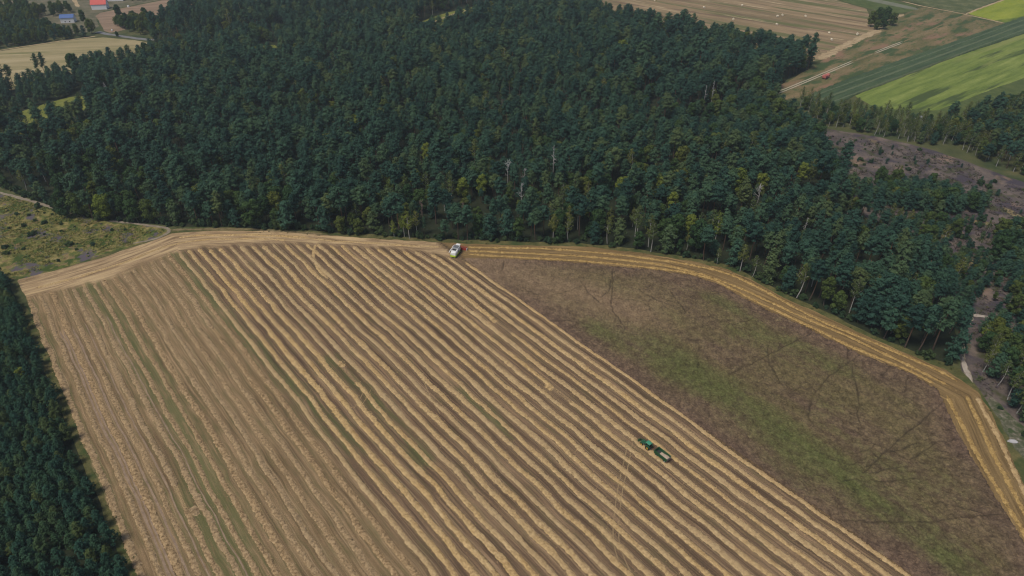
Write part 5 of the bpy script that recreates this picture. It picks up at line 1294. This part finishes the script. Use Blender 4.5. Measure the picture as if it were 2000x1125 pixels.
# ------------------------------------------------------------------ houses
M['redroof'] = paint('red_roof', (.52, .055, .045), .6, .2); M['blueroof'] = paint('blue_roof', (.035, .10, .30), .5, .2)
M['greyroof'] = paint('grey_sheet_roof', (.30, .31, .33), .5, .3); M['plaster'] = paint('white_plaster', (.76, .76, .77), .85, .1, .1); M['lightroof'] = paint('pale_sheet_roof', (.58, .52, .46), .6, .2)
def house(name, px, rz, w, d, hwall, hroof, roofm, label, wallm='plaster', chimney=True, windows=3):
    g = G(*px); H = tag(empty(name, (g[0], g[1], 0), rz), label, 'house' if 'shed' not in name else 'shed')
    wl = MB(); wl.add([(-w / 2, -d / 2, 0), (w / 2, -d / 2, 0), (w / 2, d / 2, 0), (-w / 2, d / 2, 0), (-w / 2, -d / 2, hwall), (w / 2, -d / 2, hwall), (w / 2, d / 2, hwall), (-w / 2, d / 2, hwall), (-w / 2, 0, hwall + hroof), (w / 2, 0, hwall + hroof)],
                      [(0, 1, 5, 4), (2, 3, 7, 6), (1, 2, 6, 9, 5), (3, 0, 4, 8, 7)])
    wl = wl.build('wall', M[wallm], H)
    ov = .5; sl = hroof / (d / 2); th = .18; zz = hwall - sl * ov
    prof = [(-d / 2 - ov, zz + .05), (0, hwall + hroof + .05), (d / 2 + ov, zz + .05), (d / 2 + ov, zz + .05 + th), (0, hwall + hroof + .05 + th), (-d / 2 - ov, zz + .05 + th)]
    rb = MB(); n = len(prof)
    rb.add([(-w / 2 - ov, q, z) for q, z in prof] + [(w / 2 + ov, q, z) for q, z in prof], [(i, (i + 1) % n, n + (i + 1) % n, n + i) for i in range(n)] + [(0, 1, 4, 5), (1, 2, 3, 4), (n, n + 1, n + 4, n + 5), (n + 1, n + 2, n + 3, n + 4)])
    rf = rb.build('roof', M[roofm], H)
    if chimney: MB().box((w * .2, d * .12, hwall + hroof + .3), (.7, .7, 1.8)).box((w * .2, d * .12, hwall + hroof + 1.24), (.85, .85, .14)).build('chimney', M['grey'], rf)
    for k in range(windows):
        xx = -w / 2 + w * (k + 1) / (windows + 1)
        wn = MB().box((xx, -d / 2 - .02, 1.6), (1.3, .1, 1.3)).build('window', M['white'], H)
        MB().box((xx, -d / 2 - .08, 1.6), (1.05, .06, 1.05)).build('pane', M['glass'], wn)
    wn = MB().box((-w / 2 - .02, 0, 1.7), (.1, 1.3, 1.4)).build('window', M['white'], H); MB().box((-w / 2 - .08, 0, 1.7), (.06, 1.05, 1.15)).build('pane', M['glass'], wn)
    dr = MB().box((w / 2 + .03, -d * .2, 1.05), (.08, 1.0, 2.1)).build('door', M['dark'], H); MB().box((w / 2 + .09, -d * .2 + .38, 1.0), (.06, .12, .05)).build('handle', M['grey'], dr)
    return H
house('house', (197, 17), .18, 17, 10, 6.2, 5.0, 'redroof', 'white house with a bright red gabled roof by the ploughed field', windows=0)
house('house', (135, 43), .22, 14, 9, 5.6, 2.8, 'blueroof', 'small white house with a blue roof half hidden by trees', chimney=False, windows=2)
house('shed', (222, 1), .1, 26, 8, 3, 1.5, 'lightroof', 'long pale roofed shed behind the red roofed house', chimney=False, windows=0)
house('shed', (1797, 234), .1, 7, 4, 2.2, .6, 'greyroof', 'small pale shed behind the trees below the green field', chimney=False, windows=0)
def lump(name, px, dims, mat, label, cat, seed):
    rg = np.random.default_rng(seed); g = G(*px); mb = MB(); rings = []
    for k, (q, zq) in enumerate(((1.0, 0), (1.02, .45), (.8, .85), (.35, 1.0))):
        rings.append([(dims[0] / 2 * q * math.cos(a) * (1 + rg.normal(0, .1)), dims[1] / 2 * q * math.sin(a) * (1 + rg.normal(0, .1)), dims[2] * zq * (1 + rg.normal(0, .06))) for a in np.linspace(0, 2 * PI, 12, endpoint=False)])
    mb.loft(rings); o = mb.build(name, mat); o.location = (g[0], g[1], .03); o.rotation_euler = (0, 0, seed)
    return tag(o, label, cat)
M['stone'] = paint('pale_stone', (.42, .41, .42), .85, .4, .1)
lump('boulder', (1978, 863), (3.6, 1.8, .7), M['stone'], 'pale grey boulder on the grass at the right edge', 'boulder', 3)
lump('wrapped_bale', (251, 14), (2.6, 2.2, 2.2), M['white'], 'white wrapped bale beside the ploughed field', 'bale', 4)
lump('wrapped_bale', (219, 60), (2.4, 1.8, 1.5), M['white'], 'white wrapped bale on grass by the far road', 'bale', 5)

# ------------------------------------------------------------------ light, sky, camera
SUN_EL, SUN_AZ = math.radians(63), math.radians(-132)       # azimuth measured from +Y (away) towards +X (right)
w = bpy.data.worlds.new('World'); scene.world = w; w.use_nodes = True
nt = w.node_tree; sky = nt.nodes.new('ShaderNodeTexSky'); sky.sky_type = 'NISHITA'; sky.sun_disc = False
sky.sun_elevation = SUN_EL; sky.sun_rotation = SUN_AZ; sky.air_density = 1.0; sky.dust_density = 2.0; sky.ozone_density = 1.0
bg = nt.nodes['Background']; bg.inputs['Strength'].default_value = .075; nt.links.new(sky.outputs[0], bg.inputs['Color'])
sd = bpy.data.lights.new('sun', 'SUN'); sd.energy = 2.3; sd.angle = math.radians(16); sd.color = (1, .925, .80)
so = bpy.data.objects.new('sun', sd); COL.objects.link(so)
dirv = Vector((math.sin(SUN_AZ) * math.cos(SUN_EL), math.cos(SUN_AZ) * math.cos(SUN_EL), math.sin(SUN_EL)))
so.rotation_euler = dirv.to_track_quat('Z', 'Y').to_euler(); so.location = (0, 200, 500)

t = NT('haze_air')
vol = t.n('ShaderNodeVolumePrincipled'); vol.inputs['Color'].default_value = (.80, .90, .95, 1); vol.inputs['Density'].default_value = .00012; vol.inputs['Anisotropy'].default_value = .2
t.l(vol.outputs[0], t.n('ShaderNodeOutputMaterial').inputs['Volume'])
mb = MB(); mb.add([(x, y, z) for z in (-1, 203) for y in (-3100, 9100) for x in (-6100, 6100)], [(0, 2, 3, 1), (4, 5, 7, 6), (0, 1, 5, 4), (2, 6, 7, 3), (0, 4, 6, 2), (1, 3, 7, 5)])
tag(mb.build('haze', t.m), kind='stuff')

cd = bpy.data.cameras.new('camera'); cd.sensor_width = 36; cd.lens = F_PX / 2000 * 36; cd.clip_start = 1; cd.clip_end = 12000
co = bpy.data.objects.new('camera', cd); COL.objects.link(co); co.location = (0, 0, CAM_H); co.rotation_euler = (PI / 2 - PITCH, 0, 0)
scene.camera = co
vs = scene.view_settings; vs.view_transform = 'Standard'; vs.look = 'None'; vs.exposure = 0.27; vs.gamma = 1.0; vs.use_curve_mapping = False
scene.cycles.max_bounces = 5; scene.cycles.diffuse_bounces = 3; scene.cycles.transparent_max_bounces = 4
scene.cycles.use_denoising = True
scene.cycles.denoising_input_passes = 'RGB_ALBEDO_NORMAL'
scene.cycles.filter_width = 1.15
